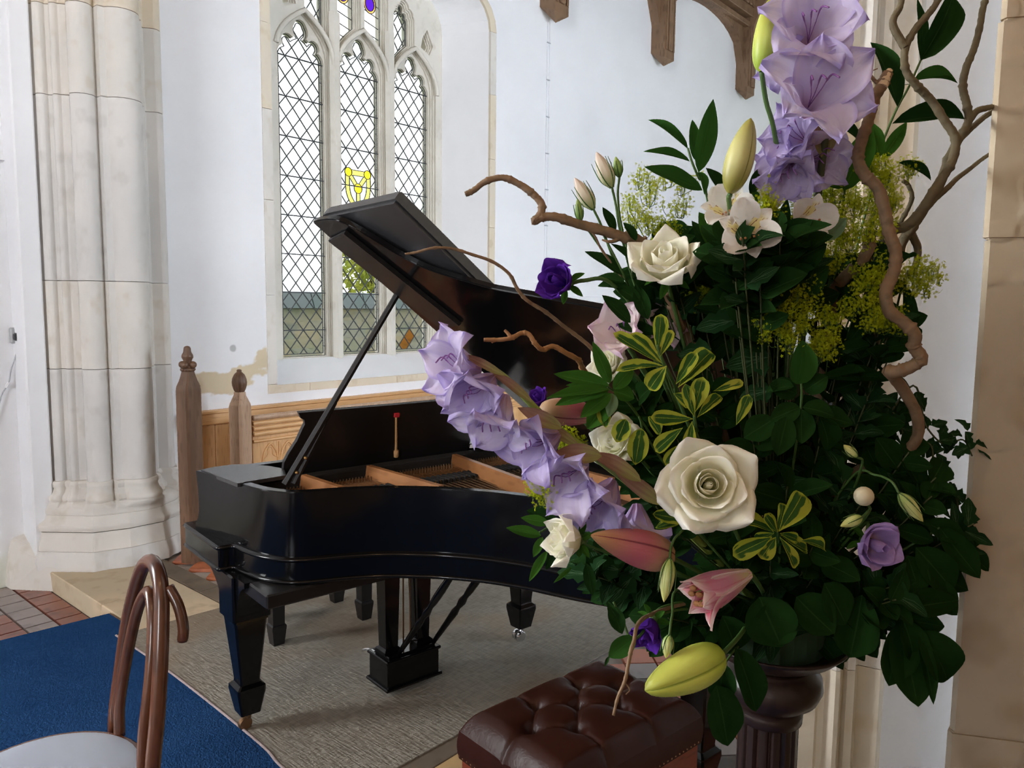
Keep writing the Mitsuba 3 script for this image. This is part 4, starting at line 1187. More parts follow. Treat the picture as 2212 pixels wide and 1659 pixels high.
v = np.array([[(x + r * (1 + 0.07 * math.cos(10 * t + 3 * z)) * math.cos(t), y + r * (1 + 0.07 * math.cos(10 * t + 3 * z)) * math.sin(t), zt2 + z) for t in np.arange(na) * 2 * math.pi / na] for r, z in [tuple(q) for q in catmull(pr, 4)]])
obj('poppyhead', gridmesh(v, closed_u=True, caps=True), 'oak_bench', e2_, True, label='brown carved poppyhead')

pan = thing('wall_panelling', 'boarded pine panelling with a moulded top rail below the window', 'panelling')
PYw = WY - 0.05
zt3 = 0.875
obj('top_rail', cat_([box(2.62, 7.4, PYw - 0.035, WY - 0.001, zt3 - 0.105, zt3 - 0.02, 0.006), box(2.62, 7.4, PYw - 0.05, WY - 0.001, zt3 - 0.024, zt3, 0.008)]), 'pine_rail', pan)
obj('bottom_rail', box(2.62, 7.4, PYw - 0.02, WY - 0.001, 0.30, 0.40, 0.006), 'pine_rail', pan)
xx = 2.62
while xx < 7.3:
    w = 0.20 + 0.06 * RNG.random()
    obj('plank', box(xx + 0.002, xx + w - 0.002, PYw, WY - 0.001, 0.0, zt3 - 0.10, 0.003), 'pine_panel', pan)
    xx += w
fr_ = thing('stall_front', 'carved pine stall front with reeded rail behind the music desk', 'pew')
FY = 5.12
fx0 = ony(545, 930, FY)[0]
obj('board', box(fx0, 6.4, FY, FY + 0.03, 0.05, 0.85, 0.003), 'pine_panel', fr_)
for z, r in ((0.838, 0.020), (0.795, 0.017), (0.755, 0.017), (0.715, 0.020), (0.66, 0.012)):
    obj('reed', tube([(fx0, FY - 0.012, z), (6.4, FY - 0.012, z)], r, 14), 'pine_pale' if z > 0.83 else 'pine_rail', fr_, True)
for k in range(14):                                   # arcade of small ogee arches
    c = fx0 + 0.145 + 0.155 * k
    pts = [(c - 0.072, 0.40), (c - 0.066, 0.50), (c - 0.045, 0.575), (c, 0.625), (c + 0.045, 0.575), (c + 0.066, 0.50), (c + 0.072, 0.40)]
    obj('tracery_arch', cat_([tube(catmull([(a, FY - 0.004, z) for a, z in pts], 5), 0.0085, 8), tube(catmull([(c - 0.05, FY - 0.002, 0.52), (c - 0.02, FY - 0.002, 0.545), (c - 0.018, FY - 0.002, 0.585), (c, FY - 0.002, 0.60), (c + 0.018, FY - 0.002, 0.585), (c + 0.02, FY - 0.002, 0.545), (c + 0.05, FY - 0.002, 0.52)], 4), 0.005, 6),
                              tube(catmull([(c + 0.0775, FY - 0.004, 0.635), (c + 0.0775, FY - 0.004, 0.56), (c + 0.0775, FY - 0.004, 0.30)], 4), 0.007, 6)]), 'pine_rail', fr_, True)

# ---- socket, plug, flex and surface wiring
mat('plastic_grey', (0.40, 0.41, 0.42), 0.35, 0.3)
mat('plastic_black', (0.02, 0.02, 0.022), 0.4)
mat('plastic_white', (0.78, 0.79, 0.82), 0.45)
mat('wire_grey', (0.40, 0.42, 0.45), 0.5)
sk = thing('wall_socket', 'grey metal double socket on the white wall left of the pillar', 'socket')
so = ony(52, 724, WY); sx_, sz_ = so[0], so[2]
obj('plate', box(sx_ - 0.085, sx_ + 0.085, WY - 0.038, WY - 0.002, sz_ - 0.05, sz_ + 0.05, 0.008), 'plastic_grey', sk)
obj('switch', box(sx_ - 0.012, sx_ + 0.018, WY - 0.046, WY - 0.036, sz_ + 0.008, sz_ + 0.03, 0.002), 'plastic_white', sk)
obj('switch', box(sx_ + 0.04, sx_ + 0.068, WY - 0.043, WY - 0.036, sz_ - 0.03, sz_ - 0.008, 0.002), 'plastic_white', sk)
obj('neon', moved(trimesh.creation.cylinder(0.008, 0.008, sections=16), basis(A(sx_ + 0.035, WY - 0.04, sz_ + 0.018), A(1, 0, 0), A(0, 0, 1), A(0, -1, 0))), 'plastic_white', sk)
pg = thing('plug', 'black plug with a grey flex hanging from the double socket', 'plug')
obj('body', hull([(sx_ - 0.045 + a * 0.027, WY - 0.04 - d, sz_ - 0.008 + b * 0.027 * (1 if abs(a) < 1 else 0.6)) for a in (-1, -0.5, 0.5, 1) for b in (-1, 1) for d in (0, 0.032)]), 'plastic_black', pg)
fx = [ony(a, b, WY - 0.03) for a, b in ((38, 735), (38, 752), (32, 775), (24, 798), (20, 822), (14, 835), (5, 850), (-2, 872), (-30, 960))]
obj('flex', tube(catmull(fx, 6), 0.0045, 8), 'wire_grey', pg, True)
obj('flex_switch', tube([ony(19, 826, WY - 0.03), ony(13, 838, WY - 0.03)], 0.011, 8), 'plastic_white', pg)
cb1 = thing('cable', 'pale cable clipped up the wall above the double socket', 'cable')
a = [ony(px, py, WY - 0.006) for px, py in ((30, 2), (33, 190), (36, 350), (40, 470), (44, 580), (42, 640), (36, 700))]
obj('wire', tube(catmull(a, 4), 0.004, 6), 'plastic_white', cb1, True)
obj('wire', tube(catmull([a[4], ony(50, 640, WY - 0.006), ony(66, 702, WY - 0.006)], 4), 0.004, 6), 'plastic_white', cb1, True)
for py in (18, 102, 190, 277, 350, 424, 580):
    q = ony(30 + py * 0.022, py, WY - 0.006)
    obj('clip', box(q[0] - 0.01, q[0] + 0.01, WY - 0.014, WY - 0.001, q[2] - 0.009, q[2] + 0.009, 0.003), 'wire_grey', cb1)
obj('loose_end', tube(catmull([ony(-20, 346, WY - 0.02), ony(8, 347, WY - 0.02), ony(24, 353, WY - 0.02), ony(32, 364, WY - 0.008)], 5), 0.0035, 6), 'wire_grey', cb1, True)
cb2 = thing('cable', 'pale cable run down the wall below the first timber post', 'cable')
q0_ = ony(1186, 40, WY - 0.006)
for o in (-0.02, 0.02):
    obj('wire', tube([(q0_[0] + o, WY - 0.006, q0_[2]), (q0_[0] + o, WY - 0.006, 2.03)], 0.0045, 6), 'plastic_white', cb2, True)
for z in np.linspace(2.2, 4.6, 7):
    obj('clip', box(q0_[0] - 0.03, q0_[0] + 0.03, WY - 0.014, WY - 0.001, z - 0.006, z + 0.006, 0.002), 'wire_grey', cb2)
hz = [ony(px, py, WY - 0.006) for px, py in ((1190, 640), (1260, 641), (1300, 642), (1318, 652), (1322, 690))]
obj('wire', tube(catmull(hz, 5), 0.0045, 6), 'plastic_white', cb2, True)
# ================================================================== the flower arrangement
mat('ebony_wood', wood_fn((0.013, 0.007, 0.005), (0.022, 0.011, 0.008), (0.008, 0.005, 0.004), 12, 12, 1.5), 0.35, spec=0.5)


def leaf_fn(c0, c1, rib, k=0.5):
    def f(p, n, uv):
        s = dr.abs(uv.x * 2 - 1)
        vein = smoothstep(0.06, 0.015, s) + 0.35 * smoothstep(0.12, 0.0, dr.abs(dr.sin((uv.y * 7 - s * 1.6) * math.pi))) * smoothstep(1.0, 0.3, s)
        return mix(mix(c0, c1, 0.7 * fbm(p.x * 25, p.y * 25, p.z * 25, 2) + 0.3 * noise(uv.x * 12, uv.y * 1.5)), rib, k * dr.clip(vein, 0, 1))
    return proc(f)


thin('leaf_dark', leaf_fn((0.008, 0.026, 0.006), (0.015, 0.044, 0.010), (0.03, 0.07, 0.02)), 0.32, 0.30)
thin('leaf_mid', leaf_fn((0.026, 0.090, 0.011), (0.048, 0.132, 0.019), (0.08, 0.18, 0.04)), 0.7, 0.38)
thin('leaf_ruscus', leaf_fn((0.017, 0.062, 0.011), (0.030, 0.090, 0.016), (0.045, 0.11, 0.025), 0.3), 0.55, 0.32)
thin('leaf_pale', (0.16, 0.25, 0.13), 0.6, 0.6)


def varieg(p, n, uv):
    s = dr.abs(uv.x * 2 - 1)
    e = fbm(p.x * 60, p.y * 60, p.z * 60, 2)
    core_ = smoothstep(0.56, 0.44, s + (e - 0.5) * 1.0 + (noise(uv.x * 9, uv.y * 3.5) - 0.5) * 0.7) * smoothstep(0.0, 0.08, uv.y) * smoothstep(0.97, 0.86, uv.y + (e - 0.5) * 0.2)
    core_ = dr.maximum(core_ * (1 - 0.8 * smoothstep(0.05, 0.015, s)), 0)
    return mix(mix((0.30, 0.37, 0.025), (0.46, 0.46, 0.07), e), mix((0.028, 0.085, 0.02), (0.06, 0.14, 0.03), e), core_)


thin('leaf_variegated', proc(varieg), 0.7, 0.4)


def ivy_fn(p, n, uv):
    s = dr.abs(uv.x * 2 - 1)
    v = smoothstep(0.07, 0.02, s) + 0.7 * smoothstep(0.06, 0.01, dr.abs(s - 0.9 * (uv.y - 0.12))) + 0.5 * smoothstep(0.06, 0.01, dr.abs(s - 0.9 * (uv.y - 0.42)))
    return mix((0.014, 0.042, 0.014), (0.10, 0.16, 0.09), 0.5 * dr.clip(v, 0, 1))


thin('leaf_ivy', proc(ivy_fn), 0.3, 0.32)
mat('stem_green', (0.055, 0.12, 0.025), 0.5)
mat('stem_olive', (0.05, 0.065, 0.022), 0.55)
mat('willow_bark', proc(lambda p, n, uv: mix(mix((0.16, 0.095, 0.05), (0.25, 0.16, 0.088), fbm(p.x * 40, p.y * 40, p.z * 40, 3)), (0.10, 0.075, 0.04), 0.5 * smoothstep(0.5, 0.75, fbm(p.x * 70, p.y * 70, p.z * 70, 4)))), 0.7, bump=lambda p, n, uv: fbm(p.x * 120, p.y * 120, p.z * 120, 3), bscale=0.003)
mat('willow_olive', proc(lambda p, n, uv: mix(mix((0.105, 0.078, 0.042), (0.125, 0.105, 0.052), fbm(p.x * 40, p.y * 40, p.z * 40, 3)), (0.075, 0.06, 0.035), 0.5 * smoothstep(0.5, 0.75, fbm(p.x * 70, p.y * 70, p.z * 70, 4)))), 0.75, bump=lambda p, n, uv: fbm(p.x * 120, p.y * 120, p.z * 120, 3), bscale=0.003)
mat('willow_orange', proc(lambda p, n, uv: mix((0.33, 0.16, 0.055), (0.24, 0.115, 0.045), fbm(p.x * 60, p.y * 60, p.z * 60, 3))), 0.6)
mat('cut_wood', (0.58, 0.44, 0.27), 0.7)


def petal_col(name, throat, body, rim_, vein=None, trans=0.75, k=(0.0, 0.45), e=(0.8, 1.0)):
    def f(p, n, uv):
        c = mix(throat, body, smoothstep(k[0], k[1], uv.y))
        edge = dr.maximum(dr.abs(uv.x * 2 - 1), uv.y)
        c = mix(c, rim_, smoothstep(e[0], e[1], edge + 0.15 * (fbm(p.x * 60, p.y * 60, p.z * 60, 2) - 0.5)))
        if vein is not None:
            c = mix(c, vein, 0.45 * smoothstep(0.55, 0.85, noise(uv.x * 26, uv.y * 1.2)))
        return c
    return thin(name, proc(f), trans, 0.55)


petal_col('petal_glad', (0.60, 0.40, 0.56), (0.60, 0.52, 0.76), (0.44, 0.36, 0.66), (0.50, 0.42, 0.69))
petal_col('petal_glad_pale', (0.64, 0.45, 0.58), (0.68, 0.61, 0.80), (0.53, 0.45, 0.74), (0.60, 0.52, 0.76))
petal_col('petal_rose', (0.74, 0.74, 0.42), (0.90, 0.89, 0.74), (0.93, 0.92, 0.83), None, 0.6, (0.0, 0.6))
petal_col('petal_purple', (0.10, 0.03, 0.24), (0.085, 0.022, 0.27), (0.12, 0.035, 0.36), (0.06, 0.015, 0.19), 0.55)
petal_col('petal_lilac', (0.70, 0.45, 0.40), (0.52, 0.37, 0.70), (0.48, 0.33, 0.68), (0.43, 0.29, 0.62))
petal_col('petal_pink', (0.70, 0.64, 0.30), (0.72, 0.30, 0.40), (0.86, 0.70, 0.66), (0.62, 0.16, 0.24), 0.6, (0.0, 0.5), (0.72, 0.95))
petal_col('petal_red', (0.62, 0.13, 0.18), (0.62, 0.12, 0.19), (0.80, 0.45, 0.45), (0.45, 0.05, 0.10), 0.5, (0.0, 0.4), (0.8, 1.0))
petal_col('petal_blush', (0.80, 0.62, 0.58), (0.82, 0.70, 0.70), (0.76, 0.56, 0.70), None, 0.6)


def alst_fn(p, n, uv):
    s = dr.abs(uv.x * 2 - 1)
    c = mix((0.88, 0.80, 0.72), (0.92, 0.90, 0.83), smoothstep(0.1, 0.6, uv.y))
    y = smoothstep(0.75, 0.45, s) * smoothstep(0.25, 0.4, uv.y) * smoothstep(0.85, 0.65, uv.y)
    c = mix(c, (0.86, 0.74, 0.22), 0.75 * y)
    st_ = smoothstep(0.62, 0.75, noise(uv.x * 22, uv.y * 7)) * y
    return mix(c, (0.25, 0.06, 0.05), st_)


thin('petal_alstro_marked', proc(alst_fn), 0.6, 0.5)
petal_col('petal_alstro', (0.82, 0.80, 0.60), (0.90, 0.88, 0.82), (0.93, 0.91, 0.86), None, 0.6)
thin('bract_brown', proc(lambda p, n, uv: mix(mix((0.30, 0.32, 0.11), (0.32, 0.19, 0.14), smoothstep(0.15, 0.6, uv.y)), (0.22, 0.11, 0.09), 0.6 * noise(uv.x * 18, uv.y * 2))), 0.55, 0.45)
thin('bract_green', (0.30, 0.40, 0.12), 0.6, 0.45)
mat('stamen_purple', (0.20, 0.08, 0.26), 0.5)
mat('stem_lime', (0.26, 0.34, 0.07), 0.5)
mat('pollen', (0.28, 0.12, 0.04), 0.8)


def bud_fn(lo, mid_, hi, groove):
    def f(p, n, uv):
        c = mix(mix(lo, mid_, smoothstep(0.05, 0.5, uv.y)), hi, smoothstep(0.5, 0.98, uv.y))
        g = dr.abs(dr.sin(uv.x * (3 * math.pi)))
        return mix(groove, c, smoothstep(0.02, 0.16, g))
    return proc(f)


mat('bud_lime', bud_fn((0.33, 0.45, 0.05), (0.50, 0.55, 0.10), (0.42, 0.46, 0.06), (0.24, 0.32, 0.03)), 0.42)
mat('bud_olive', bud_fn((0.24, 0.22, 0.04), (0.52, 0.50, 0.19), (0.30, 0.28, 0.06), (0.22, 0.22, 0.04)), 0.42)
mat('bud_cream', bud_fn((0.34, 0.40, 0.16), (0.62, 0.56, 0.42), (0.62, 0.50, 0.42), (0.40, 0.36, 0.28)), 0.5)
mat('bud_pale', bud_fn((0.30, 0.42, 0.10), (0.55, 0.60, 0.24), (0.55, 0.55, 0.16), (0.33, 0.42, 0.11)), 0.45)
mat('bud_green', bud_fn((0.12, 0.26, 0.05), (0.20, 0.34, 0.07), (0.26, 0.36, 0.08), (0.08, 0.18, 0.03)), 0.45)
mat('bud_pink', bud_fn((0.40, 0.26, 0.14), (0.40, 0.10, 0.13), (0.36, 0.19, 0.08), (0.17, 0.025, 0.04)), 0.42)
mat('bud_white', (0.62, 0.56, 0.38), 0.5)
thin('lady_mantle', proc(lambda p, n, uv: mix((0.36, 0.44, 0.008), (0.54, 0.58, 0.03), noise(p.x * 70, p.y * 70, p.z * 70))), 0.9, 0.8)


def V(r, u, t):
    """A direction by right, up and towards the viewer."""
    return nrm(EX * r - ED * u - FW * t)


def px(d):
    return d / F_


def M4(m):
    return T(np.asarray(m, float).tolist())


# ---- leaf shapes of unit length and width, shared by all leaves
def leaf_unit(kind, curl, fold, seed):
    n, m = 13, 7
    rs = np.random.RandomState(seed)
    t = np.linspace(0, 1, n); s = np.linspace(-1, 1, m)
    if kind == 'long':
        w = t ** 0.75 * (1 - t) ** 0.95
    elif kind == 'wide':
        w = (t + 0.01) ** 0.62 * (1.0 - t) ** 0.66 * (1 - 0.35 * np.clip((t - 0.7) / 0.3, 0, 1))
    elif kind == 'spoon':
        w = t ** 1.1 * (1 - t) ** 0.5
    else:
        w = t ** 0.35 * (1 - t) ** 0.75 * (1 + 0.42 * np.exp(-((t - 0.25) / 0.07) ** 2) + 0.15 * np.exp(-((t - 0.58) / 0.07) ** 2) - 0.2 * np.exp(-((t - 0.43) / 0.06) ** 2))
    w = w / w.max() * 0.5
    w[0] = 0.012; w[-1] = 0.004
    a = curl * (t - 0.3)
    x = np.concatenate([[0], np.cumsum(np.cos(a[1:]) / (n - 1))]); z = np.concatenate([[0], np.cumsum(-np.sin(a[1:]) / (n - 1))])
    wav = 0.05 * np.sin(t * 9 + rs.rand() * 6)
    v = np.stack([np.stack([x, ss * w, z + fold * np.abs(ss) ** 1.3 * w + wav * ss * ss * w + 0.03 * ss * w], -1) for ss in s], 1)
    uv = np.stack(np.meshgrid(t, (s + 1) / 2, indexing='ij')[::-1], -1).reshape(-1, 2)
    return gridmesh(v), uv


LEAF = {}
for kind in ('long', 'wide', 'spoon', 'ivy'):
    for k, (cu, fo_) in enumerate(((0.5, 0.35), (0.15, 0.22), (1.0, 0.5), (-0.3, 0.3))):
        LEAF[kind, k] = leaf_unit(kind, cu, fo_, k)
_leafply = {}


def leaf(parent, a, b, w, kind='long', mat_='leaf_dark', up=None, var=None, roll=0.0, name='leaf'):
    a, b = np.asarray(a, float), np.asarray(b, float)
    var = RNG.randrange(4) if var is None else var
    key = (kind, var, mat_)
    if key not in _leafply:
        m, uv = LEAF[kind, var]
        _leafply[key] = mikit.ply(m, mat_, True, uv=uv)
    L = np.linalg.norm(b - a)
    up = -FW + 0.5 * A(0, 0, 1) + 0.35 * A(RNG.uniform(-1, 1), RNG.uniform(-1, 1), RNG.uniform(-1, 1)) if up is None else up
    M = aim(a, b - a, up)
    if roll:
        c, s = math.cos(roll), math.sin(roll)
        M = M @ np.array([[1, 0, 0, 0], [0, c, -s, 0], [0, s, c, 0], [0, 0, 0, 1.0]])
    M = M @ np.diag([L, w, (L + w) / 2, 1])
    return put(name, _leafply[key], parent, M4(M))


def lp(parent, x0, y0, x1, y1, w, d, kind='long', mat_='leaf_dark', dd=0.0, **kw):
    """A leaf from its foot to its tip, both given where they are seen and how far away."""
    return leaf(parent, P(x0, y0, d), P(x1, y1, d + dd), w * px(d), kind, mat_, **kw)


def stem(parent, pts, r0, r1, mat_='stem_green', name='stem', n=7, wob=0.0, seed=0):
    q = catmull([P(*p_) for p_ in pts], 7)
    return obj(name, tube(q, np.linspace(r0, r1, len(q)), n, wob, seed), mat_, parent, True)


# ---- petals
def petal(L, W, th_, cup=0.3, ruf=0.0, rf=3, tip=0.5, r0=0.004, seed=0, n=14, m=11, base=0.25, wrap=0.0, dang=0.0, flare=0.0):
    """One petal in the plane of +x (outwards) and +z (axis): th_ are angles from the axis at even steps along it."""
    rs = np.random.RandomState(seed)
    t = np.linspace(0, 1, n); s = np.linspace(-1, 1, m)
    a = np.interp(t, np.linspace(0, 1, len(th_)), np.radians(th_))
    rho = r0 + np.concatenate([[0], np.cumsum(np.sin((a[1:] + a[:-1]) / 2))]) * L / (n - 1)
    z = np.concatenate([[0], np.cumsum(np.cos((a[1:] + a[:-1]) / 2))]) * L / (n - 1)
    w = W / 2 * np.clip((base + (1 - base) * np.sin(np.clip(t * 1.25, 0, 1) * math.pi / 2)) * (1 - np.clip((t - 0.55) / 0.45, 0, 1) ** 2.2 * tip) * np.sqrt(np.clip(1.0 - ((t - 0.0) / 1.012) ** 12, 0, 1)), 0.0006, 1)
    ph = rs.rand(3) * 6
    v = np.zeros((n, m, 3))
    for j, ss in enumerate(s):
        e = abs(ss)
        r_ = ruf * W * (t ** 1.5) * (e ** 1.5) * np.sin(rf * 3.1 * t + ph[0] + (2.0 if ss > 0 else 0)) + ruf * W * 0.8 * (t ** 5) * np.sin(rf * 2.2 * ss + ph[1])
        if dang > 0:
            f = ss * dang * w / (W / 2)
            rr = rho + r_ * np.cos(a) 
            v[:, j] = np.stack([rr * np.cos(f), rr * np.sin(f), z - cup * e ** 2.2 * L * t * 0.5 - flare * L * (t ** 2.5) * e ** 2.5 * 1.3 - r_ * np.sin(a)], -1)
        elif wrap > 0:
            f = ss * w / np.maximum(rho, 0.004) * wrap
            f = np.clip(f, -2.4, 2.4)
            rr = rho + r_ * np.cos(a)
            v[:, j] = np.stack([rr * np.cos(f), rr * np.sin(f), z - cup * e * e * w * 0.6 - r_ * np.sin(a)], -1)
        else:
            inn = cup * e * e * w
            v[:, j] = np.stack([rho - (inn + r_) * np.cos(a), ss * w, z + (inn + r_) * np.sin(a)], -1)
    uv = np.stack(np.meshgrid(t, (s + 1) / 2, indexing='ij')[::-1], -1).reshape(-1, 2)
    return gridmesh(v), uv


def rotz(a):
    c, s = math.cos(a), math.sin(a)
    return np.array([[c, -s, 0, 0], [s, c, 0, 0], [0, 0, 1, 0], [0, 0, 0, 1.0]])


def flower_frame(c, axis, spin=0.0, s=1.0):
    z = nrm(axis)
    x = -ED - z * (-ED @ z)
    if np.linalg.norm(x) < 1e-3:
        x = EX
    x = nrm(x)
    return basis(c, x, np.cross(z, x), z) @ rotz(spin) @ np.diag([s, s, s, 1])


def put_petal(parent, M, a, mat_, name='petal', **kw):
    m, uv = petal(**kw)
    return obj(name, moved(m, M @ rotz(a)), mat_, parent, True, uv=uv)


def gladiolus_floret(root, c, axis, size, spin=0.0, seed=0, mat_='petal_glad', openness=1.0, stamens=True):
    """One open floret: a part with tepals and stamens as its own pieces. c is the mouth's centre."""
    F = newkey(f'{root}__floret')
    labels[F] = {'label': 'open ruffled floret'}
    rs = random.Random(seed)
    M = flower_frame(c - nrm(axis) * 0.036 * size / 0.12, axis, spin, size / 0.12)
    for k in range(6):
        o = 6 * (k % 2)
        op = openness * (0.85 + 0.3 * rs.random())
        put_petal(F, M, k * math.pi / 3 + rs.uniform(-0.08, 0.08), mat_, 'tepal', L=0.078 + 0.006 * (k % 2) + rs.uniform(-0.004, 0.004), W=0.055 + 0.008 * ((k + 1) % 2), th_=(8, 18 * op, 34 * op, 52 * op, 66 * op + o, (78 + rs.uniform(-18, 22)) * op), cup=0.36, ruf=0.125, rf=2.9, tip=0.95, r0=0.004, seed=seed * 7 + k, base=0.22)
    if stamens:
        for k in range(3):
            b_ = [(0, 0, 0.012), (0.006 * math.cos(k * 0.7), 0.007 * math.sin(k * 0.9 - 0.8), 0.035), (0.012, 0.010 * (k - 1), 0.05), (0.004, 0.013 * (k - 1), 0.058)]
            obj('stamen', moved(tube(catmull(b_, 5), np.r_[np.full(8, 0.0005), np.full(8, 0.0010)][:16], 5), M), 'stamen_purple', F, True)
    return F


def bract(root, a, b, w, mat_='bract_brown', side=None, k=2):
    return leaf(root, a, b, w, 'long', mat_, side, k, name='bract')


def rose(label, c, axis, size, spin=0.0, seed=0, stempts=None, openness=1.0, mat_='petal_rose', npet=21, name='white_rose', cat='rose', calyx=True, ruf=0.02):
    r = thing(name, label, cat)
    rs = random.Random(seed)
    M = flower_frame(c - nrm(axis) * 0.020 * size / 0.1, axis, spin, size / 0.1)
    o = openness
    layers = ((2, 0.044, (30, 6, -5, -10, -12), 2.6, 0.06, 0.0, 0.15), (3, 0.045, (44, 16, 0, -5, -2), 2.0, 0.10, 0.0, 0.2), (3, 0.046, (56, 28, 7, 2, 8), 1.7, 0.14, 0.02, 0.3), (3, 0.048, (66, 42, 18, 13, 34), 1.35, 0.18, 0.05, 0.3), (4, 0.052, (74, 50 * o, 28 * o, 28 * o, 62 * o), 1.15, 0.2, 0.10, 0.4), (5, 0.057, (82, 62 * o, 46 * o, 50 * o, 92 * o), 0.95, 0.2, 0.20, 0.62))
    layers = layers if npet > 16 else (layers[1], layers[3], layers[4])
    i = 0
    for li, (n_, L, th_, da, cu, fl_, tp) in enumerate(layers):
        for k in range(n_):
            jit = rs.uniform(-5, 5)
            put_petal(r, M, k * 2 * math.pi / n_ + li * 0.9 + rs.uniform(-0.2, 0.2), mat_, L=L * rs.uniform(0.95, 1.04), W=0.05, th_=tuple(v_ + jit * h for v_, h in zip(th_, (0, 0.3, 0.6, 1, 2.2))), cup=cu, ruf=ruf * (0.15 + 0.2 * li), rf=2.0, tip=tp, r0=0.0008 + 0.0012 * li, seed=seed * 31 + i, n=13, m=11, base=0.5, dang=da, flare=fl_)
            i += 1
    if calyx:
        obj('hip', moved(blob(A(0, 0, -0.004), 0.009, (1, 1, 1.1)), M), 'stem_green', r, True)
        for k in range(5):
            q = M @ rotz(k * 1.2566)
            a_ = (q @ A(0.006, 0, -0.002, 1))[:3]; b_ = (q @ A(0.03, 0, -0.010, 1))[:3]
            leaf(r, a_, b_, 0.010 * size / 0.1, 'long', 'leaf_mid', name='sepal')
    if stempts:
        q = catmull([(M @ A(0, 0, -0.004, 1))[:3]] + [P(*p_) for p_ in stempts], 6)
        obj('stem', tube(q, 0.003, 7), 'stem_green', r, True)
    return r


def bud_mesh(L, R, n=22, m=30, ridges=3, depth=0.14, pw=(0.7, 0.85), bend=0.0):
    t = np.linspace(0, 1, n); a = np.linspace(0, 2 * math.pi, m)
    prof_ = np.sin(math.pi * np.clip(t, 0, 1) ** pw[0]) ** pw[1]
    prof_ = prof_ / prof_.max() * R
    prof_[0] = R * 0.18; prof_[-1] = R * 0.03
    v = np.zeros((n, m, 3)); uv = np.zeros((n, m, 2))
    for i in range(n):
        rr = prof_[i] * (1 - depth * (1 - np.abs(np.sin(a * ridges / 2))) ** 3)
        v[i] = np.stack([np.full(m, t[i] * L), rr * np.cos(a), rr * np.sin(a) - bend * L * (t[i] - t[i] ** 2) * 4], -1)
        uv[i] = np.stack([a / (2 * math.pi), np.full(m, t[i])], -1)
    return gridmesh(v), uv.reshape(-1, 2)


def bud(root, a, b, R, mat_, name='bud', up=None, **kw):
    a, b = np.asarray(a, float), np.asarray(b, float)
    m, uv = bud_mesh(np.linalg.norm(b - a), R, **kw)
    return obj(name, moved(m, aim(a, b - a, -FW if up is None else up)), mat_, root, True, uv=uv)


# ---- pedestal and bowl
pedc = P(1662, 1500, 1.32)
pdx, pdy = pedc[0], pedc[1]
zl = P(1665, 1392, 1.32)[2]
ped = thing('pedestal', 'dark fluted wooden pedestal under the flowers', 'pedestal')
obj('capital', lathe([(0.04, zl - 0.13), (0.055, zl - 0.125), (0.056, zl - 0.108), (0.05, zl - 0.10), (0.062, zl - 0.094), (0.078, zl - 0.082), (0.086, zl - 0.064), (0.084, zl - 0.045), (0.072, zl - 0.032), (0.066, zl - 0.028), (0.066, zl - 0.022), (0.02, zl - 0.022)], 48, (pdx, pdy, 0)), 'ebony_wood', ped, True)
na = 120
a_ = np.arange(na) * 2 * math.pi / na
rr_ = 0.0515 - 0.006 * np.clip(np.cos(a_ * 14), -0.2, 1) ** 2 * (np.cos(a_ * 14) > -0.2)
obj('column', gridmesh(np.array([[(pdx + r * math.cos(t), pdy + r * math.sin(t), z) for r, t in zip(rr_ * k, a_)] for z, k in ((0.12, 1.06), (0.6, 1.0), (zl - 0.12, 0.97))]), closed_u=True, caps=True), 'ebony_wood', ped, 30)
obj('plinth', lathe([(0.05, 0.125), (0.075, 0.11), (0.085, 0.09), (0.08, 0.07), (0.11, 0.055), (0.13, 0.04), (0.13, 0.0)], 48, (pdx, pdy, 0)), 'ebony_wood', ped, 40)
bowl = thing('flower_bowl', 'dark brown shallow bowl on the pedestal holding the flowers', 'bowl')
obj('bowl', lathe([(0.05, zl - 0.022), (0.06, zl - 0.020), (0.085, zl - 0.012), (0.105, zl + 0.0), (0.122, zl + 0.016), (0.126, zl + 0.022), (0.122, zl + 0.024), (0.10, zl + 0.010), (0.04, zl - 0.004)], 56, (pdx, pdy, 0)), 'ebony_wood', bowl, True)
mat('foam_green', (0.02, 0.045, 0.018), 0.9)
obj('foam', lathe([(0.085, zl - 0.002), (0.085, zl + 0.06), (0.07, zl + 0.085), (0.02, zl + 0.09)], 24, (pdx, pdy, 0)), 'foam_green', bowl, label='dark green flower foam')
HUB = A(pdx, pdy, zl + 0.06)
HX_, HY_ = 1668, 1330                       # the foam as the camera sees it
# ------------------------------------------------------------------ lilac gladioli
ga = thing('gladiolus', 'lilac gladiolus rising at the top between the green lily buds and the bare twigs', 'gladiolus')
stem(ga, [(1745, -60, 1.03), (1772, 60, 1.05), (1790, 150, 1.06), (1786, 260, 1.07), (1770, 400, 1.10), (1735, 700, 1.18), (1690, 1250, 1.3)], 0.004, 0.006, 'stem_olive')
for (x, y, d, ax, sz, sp_, mt) in ((1756, 62, 1.0, (-0.15, 0.22, 1), 0.148, 0.3, 'petal_glad_pale'), (1700, 132, 1.05, (-0.9, 0.0, 0.45), 0.10, 0.8, 'petal_glad'), (1766, 205, 0.99, (0.02, 0.18, 1), 0.158, 0.1, 'petal_glad_pale'), (1722, 292, 1.06, (-0.85, 0.25, 0.6), 0.115, 0.5, 'petal_glad'), (1690, 338, 1.08, (-0.95, 0.1, 0.35), 0.095, 0.2, 'petal_glad'), (1770, 345, 1.09, (0.35, -0.2, 0.8), 0.115, 0.9, 'petal_glad_pale'), (1708, 372, 1.07, (-0.25, -0.8, 0.6), 0.105, 0.4, 'petal_glad')):
    gladiolus_floret(ga, P(x, y, d), V(*ax), sz, sp_, x + y, mt)
